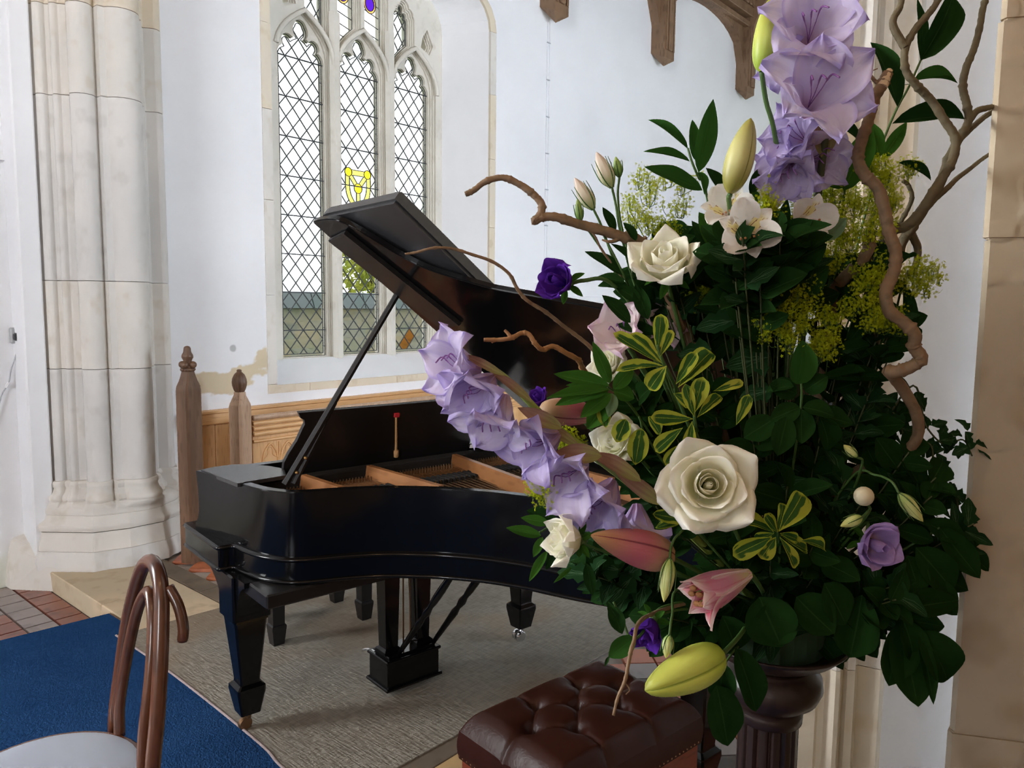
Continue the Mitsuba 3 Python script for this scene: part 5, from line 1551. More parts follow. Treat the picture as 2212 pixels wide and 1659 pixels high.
for q in ((1790, 175, 1800, 62, 34, 1.06), (1782, 180, 1770, 100, 30, 1.05), (1790, 330, 1796, 245, 30, 1.08), (1775, 340, 1760, 262, 28, 1.08), (1772, -10, 1800, 20, 26, 1.06)):
    bract(ga, P(q[0], q[1], q[5]), P(q[2], q[3], q[5]), q[4] * px(q[5]), up=None) if False else leaf(ga, P(q[0], q[1], q[5]), P(q[2], q[3], q[5]), q[4] * px(q[5]), 'long', 'bract_brown', None, 1, name='bract')
gb = thing('gladiolus', 'lilac gladiolus reaching out to the lower left across the open piano', 'gladiolus')
stem(gb, [(1010, 770, 1.02), (1090, 815, 1.03), (1180, 905, 1.05), (1270, 975, 1.07), (1380, 1060, 1.12), (1520, 1180, 1.2), (1650, 1320, 1.3)], 0.0045, 0.007, 'stem_lime')
for (x, y, d, ax, sz, sp_, mt) in ((985, 792, 1.0, (-0.75, 0.15, 0.55), 0.125, 0.2, 'petal_glad_pale'), (1035, 845, 0.99, (-0.45, -0.5, 0.6), 0.115, 0.7, 'petal_glad'), (1075, 905, 1.0, (-0.25, -0.75, 0.5), 0.125, 0.1, 'petal_glad_pale'), (1165, 962, 1.0, (-0.7, -0.35, 0.6), 0.12, 0.5, 'petal_glad'), (1235, 1030, 1.0, (-0.5, -0.4, 0.75), 0.13, 0.3, 'petal_glad_pale'), (1300, 1085, 1.02, (-0.45, -0.65, 0.6), 0.13, 0.9, 'petal_glad'), (1375, 1140, 1.06, (-0.1, -0.85, 0.5), 0.115, 0.2, 'petal_glad')):
    gladiolus_floret(gb, P(x, y, d), V(*ax), sz, sp_, x + y, mt, 0.95)
for q in ((1090, 812, 990, 762, 26, 1.0), (1150, 870, 1055, 798, 30, 1.01), (1215, 925, 1118, 880, 42, 1.0), (1250, 965, 1150, 905, 34, 1.02), (1300, 985, 1200, 975, 54, 1.0), (1385, 1040, 1270, 975, 56, 1.03), (1430, 1090, 1330, 1020, 46, 1.06)):
    leaf(gb, P(q[0], q[1], q[5]), P(q[2], q[3], q[5]), q[4] * 0.8 * px(q[5]), 'long', 'bract_brown' if q[0] > 1200 or q[0] < 1160 else 'bract_green', None, 1, name='bract')
gc = thing('gladiolus', 'pale pink bloom half hidden behind the variegated leaves left of centre', 'gladiolus')
stem(gc, [(1345, 730, 1.2), (1420, 850, 1.22), (1560, 1100, 1.28), (1650, 1310, 1.31)], 0.004, 0.006)
gladiolus_floret(gc, P(1345, 722, 1.17), V(-0.5, 0.35, 0.8), 0.12, 0.4, 5, 'petal_blush', 0.75)
gladiolus_floret(gc, P(1425, 712, 1.19), V(0.3, 0.4, 0.9), 0.10, 0.1, 6, 'petal_blush', 0.75, False)

# ------------------------------------------------------------------ roses and lisianthus
rose('creamy white rose at the upper left, tilted towards the window', P(1438, 568, 1.08), V(-0.25, 0.62, 0.70), 0.122, 0.4, 3, [(1450, 640, 1.12), (1520, 900, 1.22), (1640, 1300, 1.3)], 0.55)
rose('large open white rose facing forward in the middle of the arrangement', P(1530, 1048, 0.95), V(-0.12, 0.22, 0.96), 0.124, 0.9, 8, [(1570, 1110, 1.02), (1620, 1220, 1.15), (1660, 1310, 1.28)], 0.86)
rose('small creamy white rose seen from the side, left of the pink lily bud', P(1222, 1165, 1.0), V(-0.9, 0.12, 0.30), 0.092, 0.2, 14, [(1320, 1150, 1.04), (1450, 1230, 1.15), (1640, 1320, 1.29)], 0.5)
rose('white rose half hidden behind the gladiolus bracts and variegated leaves', P(1330, 955, 1.13), V(-0.6, 0.3, 0.6), 0.085, 0.5, 21, [(1400, 1010, 1.17), (1640, 1310, 1.3)], 0.85)
rose('pale blush rose behind the variegated sprig, just under the thin twig', P(1312, 785, 1.18), V(-0.6, 0.4, 0.6), 0.075, 0.2, 25, [(1400, 850, 1.2), (1640, 1300, 1.3)], 0.8)
rose('deep purple lisianthus standing out left of the white rose against the wall', P(1207, 607, 1.08), V(-0.55, 0.1, 0.75), 0.098, 0.3, 5, [(1262, 606, 1.1), (1320, 612, 1.13), (1400, 720, 1.18), (1560, 1050, 1.25), (1650, 1310, 1.3)], 0.72, 'petal_purple', 15, 'lisianthus', 'lisianthus', True, 0.07)
rose('deep purple lisianthus half closed at the bottom, above the big green lily bud', P(1400, 1362, 1.06), V(-0.35, -0.55, 0.5), 0.088, 0.3, 9, [(1440, 1310, 1.1), (1560, 1290, 1.2), (1650, 1320, 1.29)], 0.55, 'petal_purple', 13, 'lisianthus', 'lisianthus', True, 0.05)
rose('dark purple lisianthus mostly hidden behind the upper gladiolus', P(1165, 862, 1.16), V(-0.5, 0.5, 0.4), 0.06, 0.3, 10, [(1250, 900, 1.18), (1640, 1300, 1.3)], 0.7, 'petal_purple', 11, 'lisianthus', 'lisianthus', True, 0.06)
rose('lilac lisianthus low on the right among the dark leaves', P(1893, 1178, 1.1), V(0.15, -0.05, 0.95), 0.105, 0.7, 12, [(1870, 1130, 1.14), (1800, 1200, 1.22), (1690, 1310, 1.3)], 0.95, 'petal_lilac', 13, 'lisianthus', 'lisianthus', True, 0.09)

# ------------------------------------------------------------------ lilies
def lily_bud(label, a, b, R, mat_, stempts, **kw):
    t = thing('lily_bud', label, 'lily bud')
    bud(t, a, b, R, mat_, **kw)
    if stempts:
        obj('stem', tube(catmull([np.asarray(a)] + [P(*q) for q in stempts], 6), 0.0034, 8), 'stem_green', t, True)
    return t


lily_bud('tall lime green lily bud at the very top, left of the lilac gladiolus', P(1645, 155, 1.03), P(1664, -2, 1.03), 0.0175, 'bud_lime', [(1655, 220, 1.05), (1675, 300, 1.07), (1700, 520, 1.15), (1690, 1250, 1.3)], pw=(0.75, 0.55), bend=-0.05)
lily_bud('plump olive green lily bud in the upper middle above the white flowers', P(1577, 418, 1.04), P(1622, 255, 1.02), 0.0195, 'bud_olive', [(1580, 470, 1.08), (1640, 800, 1.2), (1670, 1280, 1.3)], pw=(0.8, 0.6))
lily_bud('big lime green lily bud hanging over the leather stool', P(1562, 1412, 1.02), P(1393, 1492, 0.98), 0.0285, 'bud_lime', [(1600, 1370, 1.08), (1640, 1310, 1.2), (1665, 1290, 1.29)], pw=(0.72, 0.55), up=A(0.3, 0, 1))
kb = lily_bud('closed pink lily bud pointing left beside the small white rose', P(1452, 1205, 1.02), P(1276, 1156, 0.97), 0.026, 'bud_pink', [(1500, 1230, 1.1), (1580, 1280, 1.2), (1660, 1310, 1.28)], pw=(0.62, 0.7))
lily_bud('pinkish red lily bud behind the gladiolus, its tip hidden by green leaves', P(1165, 885, 1.12), P(1305, 895, 1.15), 0.021, 'bud_pink', None, pw=(0.7, 0.6))
ol = thing('lily', 'half open pink and white lily facing down to the left below the white rose', 'lily')
Mo = flower_frame(P(1622, 1238, 1.02), V(-0.86, -0.28, 0.25), 0.2, 1.0)
for k in range(6):
    put_petal(ol, Mo, k * math.pi / 3 + 0.3, 'petal_pink', 'petal', L=0.100, W=0.046, th_=(30, 22, 14, 10, (4, 34, 8, 40, 14, 20)[k], (-4, 60, 4, 55, 20, 35)[k]), cup=0.55, ruf=0.03, rf=2, tip=0.93, r0=0.003, seed=50 + k, base=0.3)
    put_petal(ol, Mo, k * math.pi / 3 + 0.3, 'petal_red', 'petal', L=0.095, W=0.036, th_=(26, 18, 11, 7, (1, 31, 5, 37, 11, 17)[k], (-7, 57, 1, 52, 17, 32)[k]), cup=0.55, ruf=0.02, rf=2, tip=0.95, r0=0.0015, seed=50 + k, base=0.3)
for k in range(5):
    t = k * 1.256
    e = Mo @ A(0.012 * math.cos(t), 0.012 * math.sin(t), 0.085, 1)
    obj('stamen', tube([(Mo @ A(0, 0, 0.02, 1))[:3], e[:3]], 0.001, 5), 'bract_green', ol)
    obj('anther', moved(blob(A(0, 0, 0), 0.004, (1, 1, 2.0)), basis(e[:3], Mo[:3, 2], Mo[:3, 0], Mo[:3, 1])), 'pollen', ol, True)
obj('stem', tube(catmull([P(1620, 1238, 1.02), P(1640, 1265, 1.1), P(1665, 1310, 1.27)], 6), 0.0035, 8), 'stem_green', ol, True)

# ------------------------------------------------------------------ white alstroemeria
for (x, y, d, ax, sz, sp_, lab) in ((1612, 502, 1.0, (-0.05, 0.12, 1), 0.098, 0.2, 'white alstroemeria facing forward with yellow marked petals, under the olive lily bud'), (1742, 478, 1.06, (0.25, -0.25, 0.95), 0.094, 0.9, 'white alstroemeria tilted down to the right, among the lime green sprays'),
                                    (1572, 452, 1.07, (-0.4, 0.45, 0.8), 0.088, 0.5, 'white alstroemeria behind and to the left of the one with yellow marks'), (1676, 428, 1.12, (-0.1, 0.7, 0.6), 0.075, 0.1, 'small white alstroemeria behind the lime green tuft in the upper middle')):
    t = thing('alstroemeria', lab, 'alstroemeria')
    M = flower_frame(P(x, y, d) - V(*ax) * 0.022, V(*ax), sp_, sz / 0.1)
    for k in range(6):
        out_ = k % 2 == 0
        put_petal(t, M, k * math.pi / 3, 'petal_alstro' if out_ or k == 3 else 'petal_alstro_marked', L=0.060 if out_ else 0.056, W=0.044 if out_ else 0.028, th_=(15, 30, 48, 62, 70 + 8 * (k % 3)), cup=0.30, ruf=0.03, rf=3, tip=0.45 if out_ else 0.75, r0=0.002, seed=x + k, base=0.18)
    for k in range(5):
        b_ = [(0, 0, 0.005), (-0.004, 0.004 * (k - 2), 0.022), (-0.010, 0.006 * (k - 2), 0.032)]
        obj('stamen', moved(tube(catmull(b_, 4), 0.0007, 5), M), 'petal_blush', t, True)
        obj('anther', moved(blob(A(*b_[-1]), 0.0018), M), 'pollen', t, True)
    obj('stem', tube(catmull([(M @ A(0, 0, 0, 1))[:3], P(x + 15, y + 80, d + 0.07), P(1660, 1000, 1.25), P(1668, 1300, 1.31)], 6), 0.0025, 7), 'stem_green', t, True)

# ------------------------------------------------------------------ lisianthus buds
def small_bud(label, a, b, w, mat_, d, stempts, sep=5, cat='flower bud'):
    t = thing('lisianthus_bud', label, cat)
    pa_, pb_ = P(*a, d), P(*b, d - 0.005)
    bud(t, pa_, pb_, w * px(d) / 2, mat_, ridges=5, depth=0.08, pw=(0.75, 0.75), n=16, m=26)
    ax = nrm(pb_ - pa_)
    for k in range(sep):
        q = flower_frame(pa_, ax) @ rotz(k * 2 * math.pi / sep)
        r_ = w * px(d) / 2
        L = np.linalg.norm(pb_ - pa_)
        pts = [(q @ A(r_ * f, 0, L * h, 1))[:3] for f, h in ((0.2, 0.0), (0.98, 0.25), (1.18, 0.55), (1.2, 0.78))]
        obj('sepal', tube(catmull(pts, 4), np.linspace(0.0012, 0.0004, 13), 5), 'stem_green', t, True)
    obj('stem', tube(catmull([pa_] + [P(*q) for q in stempts], 6), 0.0018, 7), 'stem_green', t, True)
    return t


small_bud('pale pinkish lisianthus bud, highest of the bud cluster at the upper left', (1322, 405), (1288, 328), 34, 'bud_cream', 1.12, [(1330, 440, 1.13), (1345, 520, 1.14), (1400, 700, 1.18), (1620, 1290, 1.3)])
small_bud('cream yellow lisianthus bud just below the pinkish one at the upper left', (1282, 452), (1241, 384), 32, 'bud_cream', 1.12, [(1300, 490, 1.13), (1325, 560, 1.15), (1390, 720, 1.19), (1615, 1290, 1.3)])
small_bud('small green bud right beside the highest pinkish bud', (1338, 382), (1330, 338), 20, 'bud_green', 1.13, [(1335, 430, 1.14), (1350, 520, 1.16), (1420, 760, 1.2), (1630, 1290, 1.3)])
small_bud('small green bud hanging just above the long curly twig at the left', (1254, 478), (1247, 430), 17, 'bud_green', 1.11, [(1280, 510, 1.13), (1330, 590, 1.15), (1400, 740, 1.19), (1610, 1290, 1.3)])
small_bud('pale green bud drooping on a curved stem beside the open pink lily', (1447, 1206), (1434, 1301), 32, 'bud_pale', 0.98, [(1450, 1180, 0.99), (1465, 1155, 1.0), (1500, 1145, 1.04), (1580, 1230, 1.16), (1655, 1310, 1.29)])
small_bud('narrow green bud pointing down just above the big lime lily bud', (1446, 1372), (1438, 1422), 24, 'bud_pale', 1.0, [(1452, 1330, 1.02), (1470, 1270, 1.08), (1600, 1290, 1.2), (1655, 1320, 1.29)])
small_bud('yellow green bud hanging at the right above the lilac lisianthus', (1942, 1066), (1994, 1127), 30, 'bud_pale', 1.06, [(1925, 1040, 1.07), (1890, 1026, 1.1), (1840, 1030, 1.14), (1740, 1180, 1.24), (1680, 1310, 1.3)])
small_bud('tiny green bud on the right above the round white bud', (1851, 987), (1822, 961), 20, 'bud_pale', 1.08, [(1862, 1005, 1.1), (1820, 1100, 1.18), (1690, 1300, 1.3)])
small_bud('yellow green bud lying against the top of the lilac lisianthus', (1862, 1117), (1815, 1137), 24, 'bud_pale', 1.06, [(1876, 1105, 1.08), (1860, 1120, 1.14), (1700, 1300, 1.3)])
rb = thing('flower_bud', 'round cream white bud on the right, standing above the lilac lisianthus', 'flower bud')
obj('bud', moved(blob(A(0, 0, 0), 21 * px(1.06), (1, 1, 1.0)), basis(P(1866, 1072, 1.06), EX, -ED, -FW)), 'bud_white', rb, True)
obj('stem', tube(catmull([P(1868, 1085, 1.07), P(1875, 1110, 1.1), P(1800, 1200, 1.2), P(1690, 1310, 1.3)], 6), 0.002, 7), 'stem_green', rb, True)

# ------------------------------------------------------------------ curly willow
def twig(label, pts, r0, r1, mat_='willow_bark', side=(), cut=False):
    t = thing('willow_branch', label, 'branch')
    q = catmull([P(*p_) for p_ in pts], 8)
    rs = np.random.RandomState(len(pts) * 7 + int(pts[0][0]))
    r = np.linspace(r0, r1, len(q)) * (1 + 0.12 * (rs.rand(len(q)) - 0.5))
    for k in range(6, len(q) - 2, 11):
        r[k] *= 1.22
    obj('branch', tube(q, r, 9, 0.06, 3), mat_, t, True)
    for s in side:
        qs = catmull([P(*p_) for p_ in s[0]], 6)
        obj('twig', tube(qs, np.linspace(s[1], s[2], len(qs)), 7, 0.06, 4), mat_, t, True)
    if cut:
        d_ = nrm(q[0] - q[2])
        obj('cut_end', tube([q[0] - d_ * 0.022 - FW * 0.003, q[0] + d_ * 0.004 - FW * 0.002], [r0 * 1.0, r0 * 0.55], 9), 'cut_wood', t, label='pale slanting cut end')
    return t


twig('grey brown curly twig crossing in front of the window edge, above the purple flower', [(1005, 420, 1.10), (1022, 412, 1.10), (1050, 392, 1.10), (1085, 384, 1.10), (1118, 396, 1.10), (1150, 418, 1.10), (1170, 442, 1.10), (1166, 466, 1.10), (1153, 478, 1.10), (1172, 470, 1.10), (1200, 469, 1.10), (1250, 484, 1.11), (1300, 498, 1.12), (1345, 512, 1.13), (1390, 532, 1.15), (1470, 700, 1.2), (1600, 1050, 1.27), (1660, 1310, 1.31)], 0.0040, 0.0085, 'willow_bark', [([(1345, 512, 1.13), (1320, 522, 1.12), (1300, 518, 1.12)], 0.004, 0.0012), ([(1380, 528, 1.15), (1390, 518, 1.15), (1396, 512, 1.15)], 0.005, 0.003), ([(1262, 488, 1.11), (1285, 510, 1.12), (1300, 540, 1.13), (1345, 600, 1.15)], 0.0012, 0.002)])
twig('thin grey twig looping across the piano lid', [(875, 549, 1.02), (900, 545, 1.02), (935, 536, 1.02), (975, 537, 1.03), (1020, 550, 1.04), (1065, 566, 1.05), (1100, 592, 1.06), (1118, 625, 1.07), (1140, 650, 1.08), (1180, 675, 1.1), (1222, 708, 1.12), (1270, 745, 1.14), (1310, 790, 1.16), (1350, 850, 1.19), (1640, 1290, 1.31)], 0.0016, 0.0035, 'willow_bark')
twig('orange brown curly twig in front of the dark piano lid', [(1045, 734, 1.02), (1075, 734, 1.02), (1105, 730, 1.02), (1125, 720, 1.03), (1142, 722, 1.03), (1156, 742, 1.03), (1172, 755, 1.04), (1195, 748, 1.05), (1222, 762, 1.06), (1250, 778, 1.08), (1259, 796, 1.1), (1300, 850, 1.15), (1640, 1300, 1.31)], 0.0028, 0.0042, 'willow_orange', [([(1105, 730, 1.02), (1097, 720, 1.02), (1090, 713, 1.02)], 0.003, 0.0018), ([(1068, 734, 1.02), (1062, 741, 1.02)], 0.0025, 0.0012)])
twig('thick reddish brown curly branch on the right, its pale cut end at the top', [(1918, 158, 1.05), (1905, 185, 1.05), (1888, 215, 1.05), (1876, 260, 1.05), (1861, 305, 1.05), (1854, 345, 1.05), (1868, 378, 1.05), (1895, 405, 1.05), (1910, 450, 1.05), (1920, 500, 1.05), (1935, 545, 1.05), (1930, 590, 1.05), (1914, 630, 1.05), (1922, 672, 1.05), (1952, 696, 1.05), (1976, 722, 1.05), (1974, 748, 1.06), (1990, 774, 1.06), (1968, 792, 1.07), (1935, 803, 1.08), (1918, 800, 1.09)], 0.0075, 0.0092, 'willow_bark', [([(1902, 186, 1.05), (1884, 168, 1.05), (1876, 152, 1.05), (1872, 130, 1.05), (1860, 111, 1.05), (1842, 112, 1.05), (1834, 128, 1.05), (1840, 147, 1.05), (1855, 145, 1.05), (1876, 154, 1.05), (1896, 148, 1.05)], 0.0026, 0.0008), ([(1918, 800, 1.09), (1950, 840, 1.12), (1978, 890, 1.14), (1984, 935, 1.16), (1960, 972, 1.18), (1900, 1000, 1.2), (1820, 1050, 1.24), (1690, 1300, 1.31)], 0.009, 0.008)], True)
twig('long olive brown branch forking at the top right', [(2036, -30, 1.12), (2022, 8, 1.12), (2002, 34, 1.12), (1978, 62, 1.12), (1956, 104, 1.12), (1956, 150, 1.12), (1976, 180, 1.12), (2010, 215, 1.13), (2040, 260, 1.13), (2064, 300, 1.13), (2058, 345, 1.13), (2035, 385, 1.13), (2010, 425, 1.13), (1985, 462, 1.14), (1955, 490, 1.15), (1920, 498, 1.16), (1905, 530, 1.18), (1860, 570, 1.2), (1810, 620, 1.22), (1770, 800, 1.26), (1690, 1290, 1.32)], 0.0045, 0.0088, 'willow_olive', [([(1956, 104, 1.12), (1944, 84, 1.12), (1930, 58, 1.12), (1930, 40, 1.12), (1944, 15, 1.12), (1950, -20, 1.12)], 0.0062, 0.0042)])
twig('olive brown branch leaning right behind the fork, up to the stone pier', [(2136, -20, 1.2), (2124, 15, 1.2), (2116, 60, 1.2), (2104, 105, 1.2), (2086, 150, 1.2), (2080, 190, 1.2), (2088, 225, 1.2), (2092, 262, 1.2), (2072, 300, 1.2), (2048, 345, 1.2), (2030, 400, 1.2), (1998, 450, 1.2), (1965, 500, 1.21), (1945, 535, 1.22), (1900, 680, 1.25), (1700, 1280, 1.33)], 0.0045, 0.0085, 'willow_olive', [([(2092, 262, 1.2), (2110, 240, 1.21), (2135, 233, 1.22), (2162, 226, 1.3)], 0.006, 0.004), ([(2076, 298, 1.2), (2100, 275, 1.22), (2130, 250, 1.25), (2164, 232, 1.3)], 0.005, 0.004), ([(2000, 452, 1.2), (2020, 430, 1.2), (2048, 405, 1.2), (2068, 385, 1.22), (2095, 365, 1.24), (2120, 345, 1.27), (2158, 320, 1.32)], 0.005, 0.003), ([(1965, 500, 1.21), (1982, 535, 1.22), (1978, 570, 1.22), (1955, 600, 1.23)], 0.007, 0.004)])
twig('short dark curved twig between the lime sprays and the long branch', [(1950, 390, 1.16), (1962, 400, 1.16), (1970, 425, 1.16), (1962, 450, 1.17), (1945, 480, 1.18), (1925, 520, 1.2), (1880, 800, 1.26), (1700, 1290, 1.32)], 0.003, 0.004, 'willow_olive')
twig('thick brown stem slanting behind the lime green sprays', [(1880, 500, 1.14), (1875, 540, 1.14), (1850, 575, 1.15), (1815, 610, 1.17), (1795, 650, 1.19), (1790, 760, 1.23), (1740, 1000, 1.28), (1690, 1290, 1.32)], 0.009, 0.0095, 'willow_bark')
twig('bare twig end hanging down in front of the leather stool', [(1325, 1545, 0.98), (1335, 1505, 0.98), (1350, 1470, 0.98), (1358, 1430, 0.99), (1368, 1390, 1.0), (1400, 1330, 1.06), (1560, 1290, 1.2), (1655, 1315, 1.29)], 0.0018, 0.0034, 'willow_bark', [([(1350, 1475, 0.98), (1360, 1490, 0.98), (1352, 1500, 0.98)], 0.001, 0.0006)])
twig('brown stem below the tilted white rose', [(1440, 632, 1.13), (1455, 670, 1.14), (1470, 705, 1.16), (1500, 760, 1.2), (1640, 1280, 1.3)], 0.007, 0.006, 'willow_bark')
twig('bent dark twig low on the right of the pale gap', [(1893, 735, 1.17), (1900, 760, 1.17), (1896, 785, 1.18), (1880, 800, 1.19), (1840, 860, 1.22), (1700, 1280, 1.32)], 0.004, 0.0045, 'willow_olive')

# ------------------------------------------------------------------ lady's mantle (lime green sprays)
star = []
for k in range(5):
    a = k * 2 * math.pi / 5
    star.append([(0, 0, 0), (math.cos(a - 0.45) * 0.55, math.sin(a - 0.45) * 0.55, 0.15), (math.cos(a), math.sin(a), 0.28), (math.cos(a + 0.45) * 0.55, math.sin(a + 0.45) * 0.55, 0.15)])
star = np.array(star, float).reshape(-1, 3)
star_f = np.array([[4 * k, 4 * k + 1, 4 * k + 2] for k in range(5)] + [[4 * k, 4 * k + 2, 4 * k + 3] for k in range(5)])


def mantle(label, blobs, d, foot, seed, size=3.5):
    t = thing('ladys_mantle', label, 'lime flower spray')
    rs = np.random.RandomState(seed)
    vs, n = [], 0
    st_ = []
    fp = P(*foot)
    for (x, y, r, cnt) in blobs:
        for c_ in range(max(1, int(cnt / 7))):           # clusters of tiny stars
            o = rs.randn(2) * r * 0.52
            dep = d + rs.randn() * r * 0.45 * px(d)
            cc_ = P(x + o[0], y + o[1], dep)
            st_.append(tube(catmull([cc_, cc_ * 0.75 + P(x, y + r * 0.8, d + 0.02) * 0.25 + A(0, 0, -0.01), P(x, y + r * 0.9, d + 0.03)], 3), 0.0005, 4))
            for k in range(24):
                p_ = cc_ + rs.randn(3) * 0.0056
                M = aim(p_, rs.randn(3), rs.randn(3), size * px(d) * rs.uniform(0.8, 1.35))
                vs.append(star @ M[:3, :3].T + M[:3, 3])
        if len(st_) % 3 == 0:
            st_.append(tube(catmull([P(x, y + r * 0.8, d + 0.02), (P(x, y, d + 0.08) + fp) / 2 + rs.randn(3) * 0.012, fp], 5), 0.0008, 5))
    V_ = np.vstack(vs); F_all = np.vstack([star_f + 20 * k for k in range(len(vs))])
    obj('florets', trimesh.Trimesh(V_, F_all, process=False), 'lady_mantle', t, kind='stuff')
    obj('stems', cat_(st_), 'stem_green', t, kind='stuff')
    return t


mantle('airy lime green spray at the upper left between the ruscus leaves and the white rose', [(1380, 385, 26, 50), (1405, 420, 30, 70), (1440, 385, 24, 40), (1475, 400, 24, 50), (1370, 470, 26, 90), (1435, 490, 28, 110), (1430, 525, 24, 130), (1470, 450, 24, 60), (1405, 480, 22, 70), (1360, 440, 18, 30)], 1.16, (1560, 900, 1.24), 1, 3.2)
mantle('dense lime green tuft between the two white alstroemerias', [(1662, 450, 20, 110), (1668, 475, 18, 90), (1655, 430, 16, 60)], 1.04, (1670, 800, 1.2), 2)
mantle('lime green spray along the top right, around the thick branch', [(1735, 432, 26, 90), (1770, 410, 26, 90), (1805, 428, 30, 130), (1845, 442, 30, 130), (1850, 365, 26, 120), (1885, 350, 24, 110), (1920, 372, 28, 130), (1965, 362, 18, 70), (1900, 410, 30, 130), (1925, 440, 26, 110)], 1.13, (1780, 800, 1.25), 3)
mantle('lime green spray behind the branch at the middle right', [(1880, 480, 34, 150), (1915, 478, 24, 110), (1840, 495, 26, 90), (1800, 540, 30, 110), (1830, 520, 26, 100), (1785, 575, 28, 100), (1815, 470, 24, 80)], 1.12, (1760, 850, 1.26), 4)
mantle('lime green spray in the middle right, left of the slanting stem', [(1690, 580, 32, 120), (1675, 615, 28, 120), (1700, 645, 32, 140), (1680, 680, 24, 90), (1660, 705, 24, 90), (1700, 718, 28, 110), (1745, 665, 22, 60), (1755, 615, 20, 50), (1735, 700, 22, 70)], 1.06, (1700, 950, 1.22), 5)
mantle('lime green spray at the right, below the slanting stem and above the dark leaves', [(1800, 690, 26, 90), (1845, 655, 26, 80), (1860, 600, 30, 120), (1900, 585, 26, 110), (1885, 690, 30, 130), (1925, 690, 22, 80), (1790, 735, 28, 120), (1765, 750, 22, 80), (1900, 640, 24, 70)], 1.10, (1740, 980, 1.25), 6)
mantle('lime green tips sticking out at the far right in front of the white wall', [(1968, 580, 24, 80), (1978, 612, 24, 110), (2012, 588, 16, 60), (2030, 600, 10, 26), (2004, 630, 12, 30), (1950, 605, 18, 60)], 1.15, (1820, 800, 1.25), 7)
mantle('small lime green tuft between the gladiolus and its bracts at the left', [(1210, 945, 18, 80), (1232, 955, 20, 100), (1250, 960, 14, 50)], 1.08, (1400, 1080, 1.18), 8)
mantle('yellowish lime tuft at the left edge against the golden piano interior', [(1165, 1052, 18, 100), (1172, 1072, 16, 80), (1180, 1045, 12, 40)], 1.02, (1330, 1130, 1.12), 9)
mantle('dim lime spray below the tilted white rose', [(1530, 620, 26, 60), (1500, 650, 20, 40), (1545, 585, 20, 40)], 1.2, (1600, 950, 1.26), 10)

# ------------------------------------------------------------------ foliage placed leaf by leaf
def sprig(name, label, cat, leaves, kind, mat_, d, stempts=None, dd=0.0, r=(0.0016, 0.0022), smat='stem_green', group=None):
    t = thing(name, label, cat, group)
    for q in leaves:
        k, m_ = (q[5], q[6]) if len(q) > 6 else (kind, mat_)
        lp(t, q[0], q[1], q[2], q[3], q[4], d + RNG.uniform(-0.015, 0.015), k, m_, dd + RNG.uniform(-0.02, 0.02))
    if stempts:
        stem(t, stempts, r[0], r[1], smat)
    return t


sprig('ruscus_sprig', 'ruscus sprig with slender pointed leaves at the upper left, against the wall', 'foliage sprig', [(1486, 322, 1396, 245, 22), (1509, 372, 1539, 214, 44), (1490, 349, 1390, 321, 26), (1517, 411, 1393, 358, 48), (1500, 345, 1497, 255, 26), (1508, 372, 1527, 418, 20)], 'long', 'leaf_ruscus', 1.1, [(1486, 320, 1.1), (1495, 350, 1.1), (1510, 385, 1.11), (1528, 428, 1.13), (1590, 800, 1.22), (1660, 1290, 1.3)])
sprig('ruscus_sprig', 'ruscus sprig with broad dark leaves at the top right, behind the forked branch', 'foliage sprig', [(1989, 130, 2080, -30, 62, 'wide', 'leaf_dark'), (1988, 129, 1984, -5, 34), (1938, 230, 1886, 68, 46), (1973, 175, 2082, 164, 38, 'long', 'leaf_ruscus'), (1928, 267, 2112, 240, 46), (1860, 300, 1808, 266, 34), (1905, 345, 1960, 262, 30, 'long', 'leaf_mid')], 'long', 'leaf_dark', 1.2, [(1990, 128, 1.2), (1962, 190, 1.2), (1935, 240, 1.2), (1905, 315, 1.2), (1880, 420, 1.22), (1760, 900, 1.27), (1690, 1290, 1.32)])
sprig('ruscus_sprig', 'ruscus sprig with two upright green leaves right of the gladiolus', 'foliage sprig', [(1822, 412, 1885, 274, 56), (1822, 405, 1733, 346, 58), (1900, 340, 1880, 262, 36), (1941, 352, 2024, 386, 22, 'long', 'leaf_dark'), (1660, 440, 1638, 368, 22)], 'wide', 'leaf_mid', 1.12, [(1826, 400, 1.12), (1815, 480, 1.14), (1760, 800, 1.22), (1690, 1280, 1.31)])
VL = 'leaf_variegated'
sprig('euonymus_sprig', 'yellow edged variegated sprig left of centre, beside the pale pink bloom', 'foliage sprig', [(1432, 786, 1323, 722, 32), (1428, 780, 1364, 716, 28), (1420, 762, 1429, 676, 34), (1426, 770, 1452, 712, 22), (1432, 790, 1328, 795, 26), (1440, 790, 1400, 842, 44), (1455, 850, 1492, 872, 34), (1465, 837, 1543, 747, 46), (1460, 830, 1505, 760, 30)], 'spoon', VL, 1.02, [(1420, 745, 1.02), (1434, 786, 1.03), (1458, 835, 1.05), (1480, 900, 1.1), (1640, 1290, 1.29)], r=(0.0022, 0.003))
sprig('euonymus_sprig', 'yellow edged variegated sprig just above the large open white rose', 'foliage sprig', [(1497, 905, 1403, 902, 34), (1475, 924, 1412, 975, 36), (1478, 956, 1438, 1006, 32), (1541, 845, 1607, 825, 22), (1506, 902, 1558, 850, 28), (1498, 894, 1519, 812, 40), (1590, 918, 1618, 852, 28), (1495, 910, 1485, 985, 30), (1500, 900, 1480, 830, 26)], 'spoon', VL, 1.0, [(1500, 880, 1.0), (1502, 915, 1.01), (1520, 980, 1.06), (1650, 1290, 1.29)], r=(0.002, 0.003))
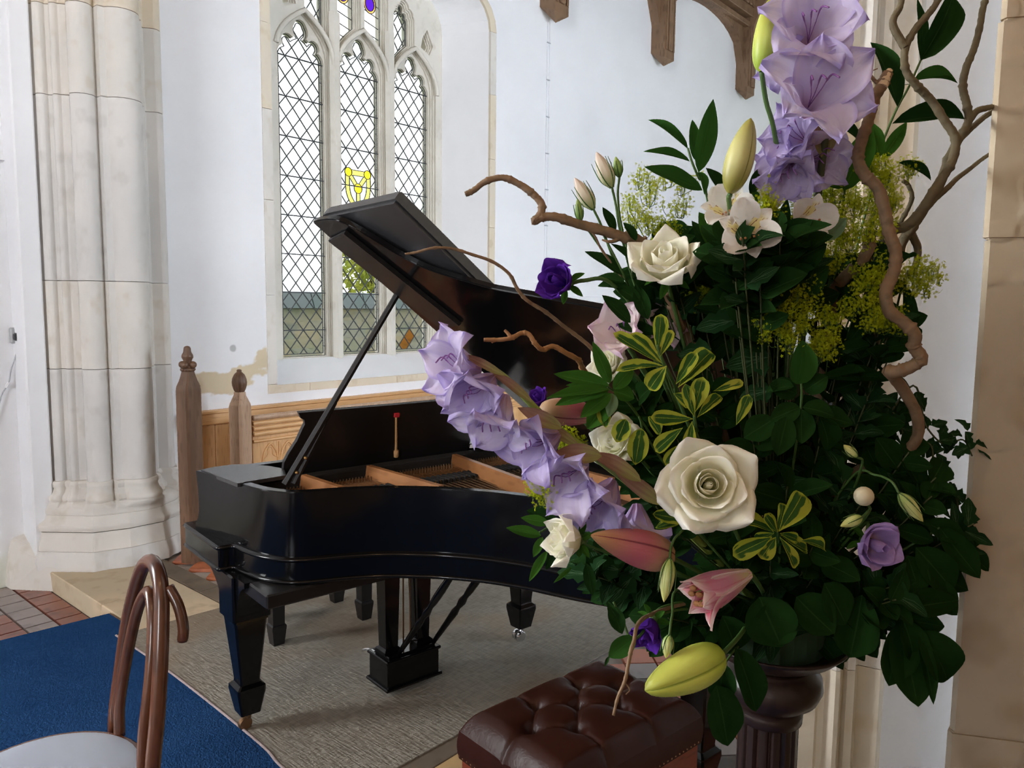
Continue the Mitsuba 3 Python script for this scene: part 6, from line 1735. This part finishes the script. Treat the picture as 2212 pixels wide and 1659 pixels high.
sprig('euonymus_sprig', 'darker variegated rosette right of the large open white rose', 'foliage sprig', [(1672, 1150, 1580, 1111, 38), (1668, 1160, 1583, 1201, 42), (1672, 1152, 1628, 1167, 24), (1676, 1160, 1643, 1208, 40), (1680, 1148, 1695, 1080, 26), (1682, 1148, 1744, 1058, 52), (1684, 1152, 1727, 1166, 24), (1686, 1156, 1741, 1191, 36), (1684, 1160, 1723, 1229, 28), (1730, 1168, 1792, 1183, 30), (1680, 1150, 1650, 1110, 28)], 'spoon', VL, 1.05, [(1680, 1150, 1.06), (1684, 1200, 1.12), (1672, 1300, 1.29)])
sprig('euonymus_sprig', 'variegated leaves under the bracts, left of the large white rose', 'foliage sprig', [(1352, 905, 1330, 960, 40), (1385, 925, 1372, 1005, 46), (1300, 870, 1310, 925, 30), (1400, 900, 1430, 940, 30), (1410, 1110, 1490, 1125, 30), (1480, 1120, 1415, 1140, 26)], 'wide', VL, 1.08, [(1380, 900, 1.09), (1420, 980, 1.13), (1640, 1290, 1.29)])
sprig('green_sprig', 'fresh green star of pointed leaves left of centre, beside the pink lily bud', 'foliage sprig', [(1318, 828, 1280, 737, 30), (1316, 832, 1195, 810, 36), (1314, 840, 1182, 857, 30), (1316, 842, 1198, 872, 42), (1320, 850, 1253, 902, 38), (1322, 852, 1266, 930, 46), (1322, 850, 1316, 900, 28, 'wide', 'leaf_pale'), (1325, 840, 1370, 790, 34), (1325, 845, 1375, 860, 36), (1320, 838, 1222, 835, 28)], 'long', 'leaf_mid', 1.06, [(1312, 836, 1.06), (1345, 860, 1.09), (1400, 930, 1.15), (1640, 1290, 1.3)], 0.0)
sprig('green_sprig', 'pointed green leaves at the lower left, in front of the piano side', 'foliage sprig', [(1169, 1157, 1091, 1141, 26), (1202, 1122, 1137, 1104, 36, 'long', 'leaf_dark'), (1185, 1130, 1125, 1118, 24), (1172, 1160, 1152, 1204, 20), (1182, 1190, 1143, 1258, 20), (1200, 1170, 1180, 1235, 22, 'long', 'leaf_dark'), (1267, 1217, 1281, 1288, 26, 'long', 'leaf_dark'), (1235, 1225, 1195, 1260, 10)], 'long', 'leaf_mid', 1.04, [(1165, 1150, 1.05), (1205, 1140, 1.07), (1300, 1190, 1.12), (1640, 1300, 1.3)])
sprig('lisianthus_foliage', 'grey green pointed leaves on the bud stems left of the tilted rose', 'foliage sprig', [(1347, 595, 1264, 539, 30), (1350, 610, 1286, 596, 24), (1359, 622, 1285, 612, 26), (1362, 697, 1298, 639, 38), (1329, 500, 1300, 448, 24), (1374, 520, 1347, 477, 20), (1395, 600, 1322, 520, 34), (1385, 650, 1330, 620, 30), (1400, 690, 1372, 610, 34), (1420, 720, 1330, 700, 34)], 'long', 'leaf_dark', 1.14, [(1300, 500, 1.13), (1345, 590, 1.14), (1390, 700, 1.18), (1620, 1280, 1.3)])
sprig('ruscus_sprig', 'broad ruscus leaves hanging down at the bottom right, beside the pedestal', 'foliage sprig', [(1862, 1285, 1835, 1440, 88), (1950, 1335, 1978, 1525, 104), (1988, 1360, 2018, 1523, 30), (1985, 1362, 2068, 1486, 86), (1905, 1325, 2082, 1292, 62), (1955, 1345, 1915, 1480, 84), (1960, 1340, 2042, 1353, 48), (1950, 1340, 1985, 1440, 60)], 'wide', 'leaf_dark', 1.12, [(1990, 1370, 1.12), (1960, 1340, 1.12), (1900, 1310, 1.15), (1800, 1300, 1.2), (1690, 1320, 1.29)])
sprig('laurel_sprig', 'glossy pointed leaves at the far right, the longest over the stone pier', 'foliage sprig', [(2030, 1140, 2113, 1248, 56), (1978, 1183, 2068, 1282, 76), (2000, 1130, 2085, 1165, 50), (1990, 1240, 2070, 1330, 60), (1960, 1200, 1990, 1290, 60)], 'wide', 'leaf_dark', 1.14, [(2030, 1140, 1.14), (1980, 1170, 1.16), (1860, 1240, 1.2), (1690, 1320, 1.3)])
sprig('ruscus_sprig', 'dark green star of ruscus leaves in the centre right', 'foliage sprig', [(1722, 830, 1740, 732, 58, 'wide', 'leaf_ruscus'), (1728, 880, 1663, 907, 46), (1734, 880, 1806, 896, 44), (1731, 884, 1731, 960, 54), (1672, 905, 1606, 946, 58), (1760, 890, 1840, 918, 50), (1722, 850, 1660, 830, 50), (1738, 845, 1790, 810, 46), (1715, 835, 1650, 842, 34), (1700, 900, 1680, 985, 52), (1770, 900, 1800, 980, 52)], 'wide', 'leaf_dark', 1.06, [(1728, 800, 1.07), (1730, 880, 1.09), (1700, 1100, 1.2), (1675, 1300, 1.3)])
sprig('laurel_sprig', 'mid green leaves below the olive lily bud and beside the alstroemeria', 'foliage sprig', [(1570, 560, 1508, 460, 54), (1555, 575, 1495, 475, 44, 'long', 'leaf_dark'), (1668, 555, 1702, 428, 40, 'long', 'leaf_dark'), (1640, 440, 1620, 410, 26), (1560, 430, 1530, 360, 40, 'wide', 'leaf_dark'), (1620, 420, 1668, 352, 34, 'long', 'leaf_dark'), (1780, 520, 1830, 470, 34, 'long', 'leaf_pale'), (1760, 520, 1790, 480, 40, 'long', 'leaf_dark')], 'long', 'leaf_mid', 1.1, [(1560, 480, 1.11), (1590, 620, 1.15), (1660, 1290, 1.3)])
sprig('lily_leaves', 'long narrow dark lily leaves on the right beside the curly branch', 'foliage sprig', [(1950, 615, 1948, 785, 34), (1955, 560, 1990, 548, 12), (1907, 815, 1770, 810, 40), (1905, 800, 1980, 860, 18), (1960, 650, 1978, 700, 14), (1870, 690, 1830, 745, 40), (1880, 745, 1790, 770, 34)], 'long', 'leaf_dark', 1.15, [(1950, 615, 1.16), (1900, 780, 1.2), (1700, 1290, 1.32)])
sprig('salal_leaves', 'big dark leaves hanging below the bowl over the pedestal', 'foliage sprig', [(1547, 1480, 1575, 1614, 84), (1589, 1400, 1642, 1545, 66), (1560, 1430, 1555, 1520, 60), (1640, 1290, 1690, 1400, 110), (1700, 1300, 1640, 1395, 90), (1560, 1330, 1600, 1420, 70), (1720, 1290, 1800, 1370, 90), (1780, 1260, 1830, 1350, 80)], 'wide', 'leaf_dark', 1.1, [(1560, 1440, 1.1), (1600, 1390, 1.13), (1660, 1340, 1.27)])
sprig('green_sprig', 'two small leaves dangling under the piano edge beside the purple flower', 'foliage sprig', [(1372, 1378, 1314, 1420, 42, 'wide', 'leaf_ruscus'), (1320, 1310, 1345, 1370, 34, 'wide', 'leaf_dark'), (1335, 1340, 1312, 1300, 22, 'long', 'leaf_dark'), (1316, 1418, 1306, 1440, 8)], 'long', 'leaf_dark', 1.03, [(1325, 1300, 1.04), (1345, 1340, 1.04), (1372, 1380, 1.04), (1450, 1320, 1.1), (1650, 1310, 1.28)])
for lab, pts, n, d in (('dark ivy trail spreading at the right towards the stone pier, upper strand', [(1960, 840), (2000, 920), (2040, 960), (2080, 950), (2100, 985)], 24, 1.26), ('dark ivy trail hanging at the right in front of the wall, lower strand', [(1990, 960), (2020, 1020), (2060, 1060), (2070, 1120), (2050, 1170)], 26, 1.24), ('dark ivy trail across the white gap right of the bent twig', [(1860, 840), (1920, 880), (1950, 940), (1930, 1000), (1960, 1060)], 26, 1.24)):
    t = thing('ivy_trail', lab, 'ivy')
    q = catmull(pts, 8)
    stem(t, [(x, y, d) for x, y in pts] + [(1830, 1180, 1.28), (1700, 1310, 1.32)] if False else [(1700, 1310, 1.32), (1800, 1120, 1.28)] + [(x, y, d) for x, y in pts], 0.002, 0.0012, 'stem_olive')
    for k in range(n):
        c = q[int(k / n * (len(q) - 1))] + A(RNG.uniform(-26, 26), RNG.uniform(-26, 26))
        a = RNG.uniform(0, 6.28)
        l = RNG.uniform(26, 46)
        lp(t, c[0], c[1], c[0] + l * math.cos(a), c[1] + l * math.sin(a), l * RNG.uniform(0.7, 0.95), d + RNG.uniform(-0.03, 0.03), 'ivy', 'leaf_ivy', RNG.uniform(-0.02, 0.02))
for lab, cx_, cy_, w in (('large round ivy leaf with pale veins in the middle', 1615, 780, 96), ('ivy leaf with pale veins below the tilted white rose', 1545, 700, 84), ('dull ivy leaf behind the variegated sprig', 1500, 760, 70), ('veined ivy leaf in the shade right of the variegated sprig', 1632, 850, 70)):
    t = thing('ivy_leaf', lab, 'ivy leaf')
    lp(t, cx_ + w * 0.5, cy_ - w * 0.1, cx_ - w * 0.5, cy_ + w * 0.12, w * 0.95, 1.12, 'ivy', 'leaf_ivy', 0.01, var=1)
    stem(t, [(cx_ + w * 0.5, cy_ - w * 0.1, 1.12), (cx_ + w * 0.55, cy_ + 120, 1.2), (1665, 1290, 1.3)], 0.0012, 0.0014, 'stem_olive')

# ------------------------------------------------------------------ the dark mass of filling leaves
rs = random.Random(99)
FILL = [(1425, 640, 'dark leaves behind the brown stem under the tilted white rose'), (1480, 590, 'dark leaves peeping out right of the tilted white rose'), (1560, 620, 'dark leaves directly below the forward facing alstroemeria'), (1640, 600, 'dark leaves left of the middle lime green spray'), (1600, 690, 'dark leaves above the large round ivy leaf'), (1520, 740, 'dark leaves behind the tip of the upper variegated sprig'),
        (1740, 620, 'dark leaves inside the middle lime green spray'), (1840, 640, 'dark leaves behind the lime green spray left of the reddish branch'), (1900, 760, 'dark leaves around the bent dark twig'), (1660, 800, 'dark leaves between the ivy leaf and the ruscus star'), (1790, 800, 'dark leaves right above the ruscus star'), (1560, 900, 'dark leaves right of the variegated sprig over the big rose'),
        (1660, 960, 'dark leaves right of the top of the big white rose'), (1760, 980, 'dark leaves below the ruscus star'), (1870, 920, 'dark leaves inside the loop of the reddish branch'), (1380, 850, 'dark leaves behind the first variegated sprig at the left'), (1400, 960, 'dark leaves between the gladiolus bracts and the big rose'), (1450, 1000, 'dark leaves touching the left edge of the big rose'),
        (1700, 1060, 'dark leaves above the darker variegated rosette'), (1790, 1080, 'dark leaves left of the round white bud'), (1900, 1030, 'dark leaves behind the drooping yellow green bud'), (1980, 1080, 'dark leaves right of the drooping yellow green bud'), (1440, 1120, 'dark leaves under the left petals of the big rose'), (1560, 1190, 'dark leaves right above the open pink lily'),
        (1660, 1230, 'dark leaves right of the open pink lily'), (1760, 1230, 'dark leaves left of the lilac lisianthus'), (1850, 1270, 'dark leaves just below the lilac lisianthus'), (1960, 1230, 'dark leaves right of the lilac lisianthus'), (1330, 1230, 'dark leaves below the closed pink lily bud'), (1400, 1270, 'dark leaves left of the pale drooping bud'), (1500, 1330, 'dark leaves between the open pink lily and the lime lily bud'),
        (1590, 1330, 'dark leaves at the front rim of the bowl'), (1700, 1330, 'dark leaves over the middle of the bowl rim'), (1800, 1340, 'dark leaves at the right rim of the bowl'), (2020, 1180, 'dark leaves close to the stone pier at the right'), (1530, 1000, 'dark leaves right behind the big white rose'), (1815, 1150, 'dark leaves between the variegated rosette and the lilac lisianthus'), (1600, 590, 'dark leaves hiding the stems of the forward facing alstroemeria', 1.0), (1690, 560, 'dark leaves hiding the stem of the tilted alstroemeria', 1.02), (1640, 660, 'dark leaves in front of the stems above the round ivy leaf', 1.04)]
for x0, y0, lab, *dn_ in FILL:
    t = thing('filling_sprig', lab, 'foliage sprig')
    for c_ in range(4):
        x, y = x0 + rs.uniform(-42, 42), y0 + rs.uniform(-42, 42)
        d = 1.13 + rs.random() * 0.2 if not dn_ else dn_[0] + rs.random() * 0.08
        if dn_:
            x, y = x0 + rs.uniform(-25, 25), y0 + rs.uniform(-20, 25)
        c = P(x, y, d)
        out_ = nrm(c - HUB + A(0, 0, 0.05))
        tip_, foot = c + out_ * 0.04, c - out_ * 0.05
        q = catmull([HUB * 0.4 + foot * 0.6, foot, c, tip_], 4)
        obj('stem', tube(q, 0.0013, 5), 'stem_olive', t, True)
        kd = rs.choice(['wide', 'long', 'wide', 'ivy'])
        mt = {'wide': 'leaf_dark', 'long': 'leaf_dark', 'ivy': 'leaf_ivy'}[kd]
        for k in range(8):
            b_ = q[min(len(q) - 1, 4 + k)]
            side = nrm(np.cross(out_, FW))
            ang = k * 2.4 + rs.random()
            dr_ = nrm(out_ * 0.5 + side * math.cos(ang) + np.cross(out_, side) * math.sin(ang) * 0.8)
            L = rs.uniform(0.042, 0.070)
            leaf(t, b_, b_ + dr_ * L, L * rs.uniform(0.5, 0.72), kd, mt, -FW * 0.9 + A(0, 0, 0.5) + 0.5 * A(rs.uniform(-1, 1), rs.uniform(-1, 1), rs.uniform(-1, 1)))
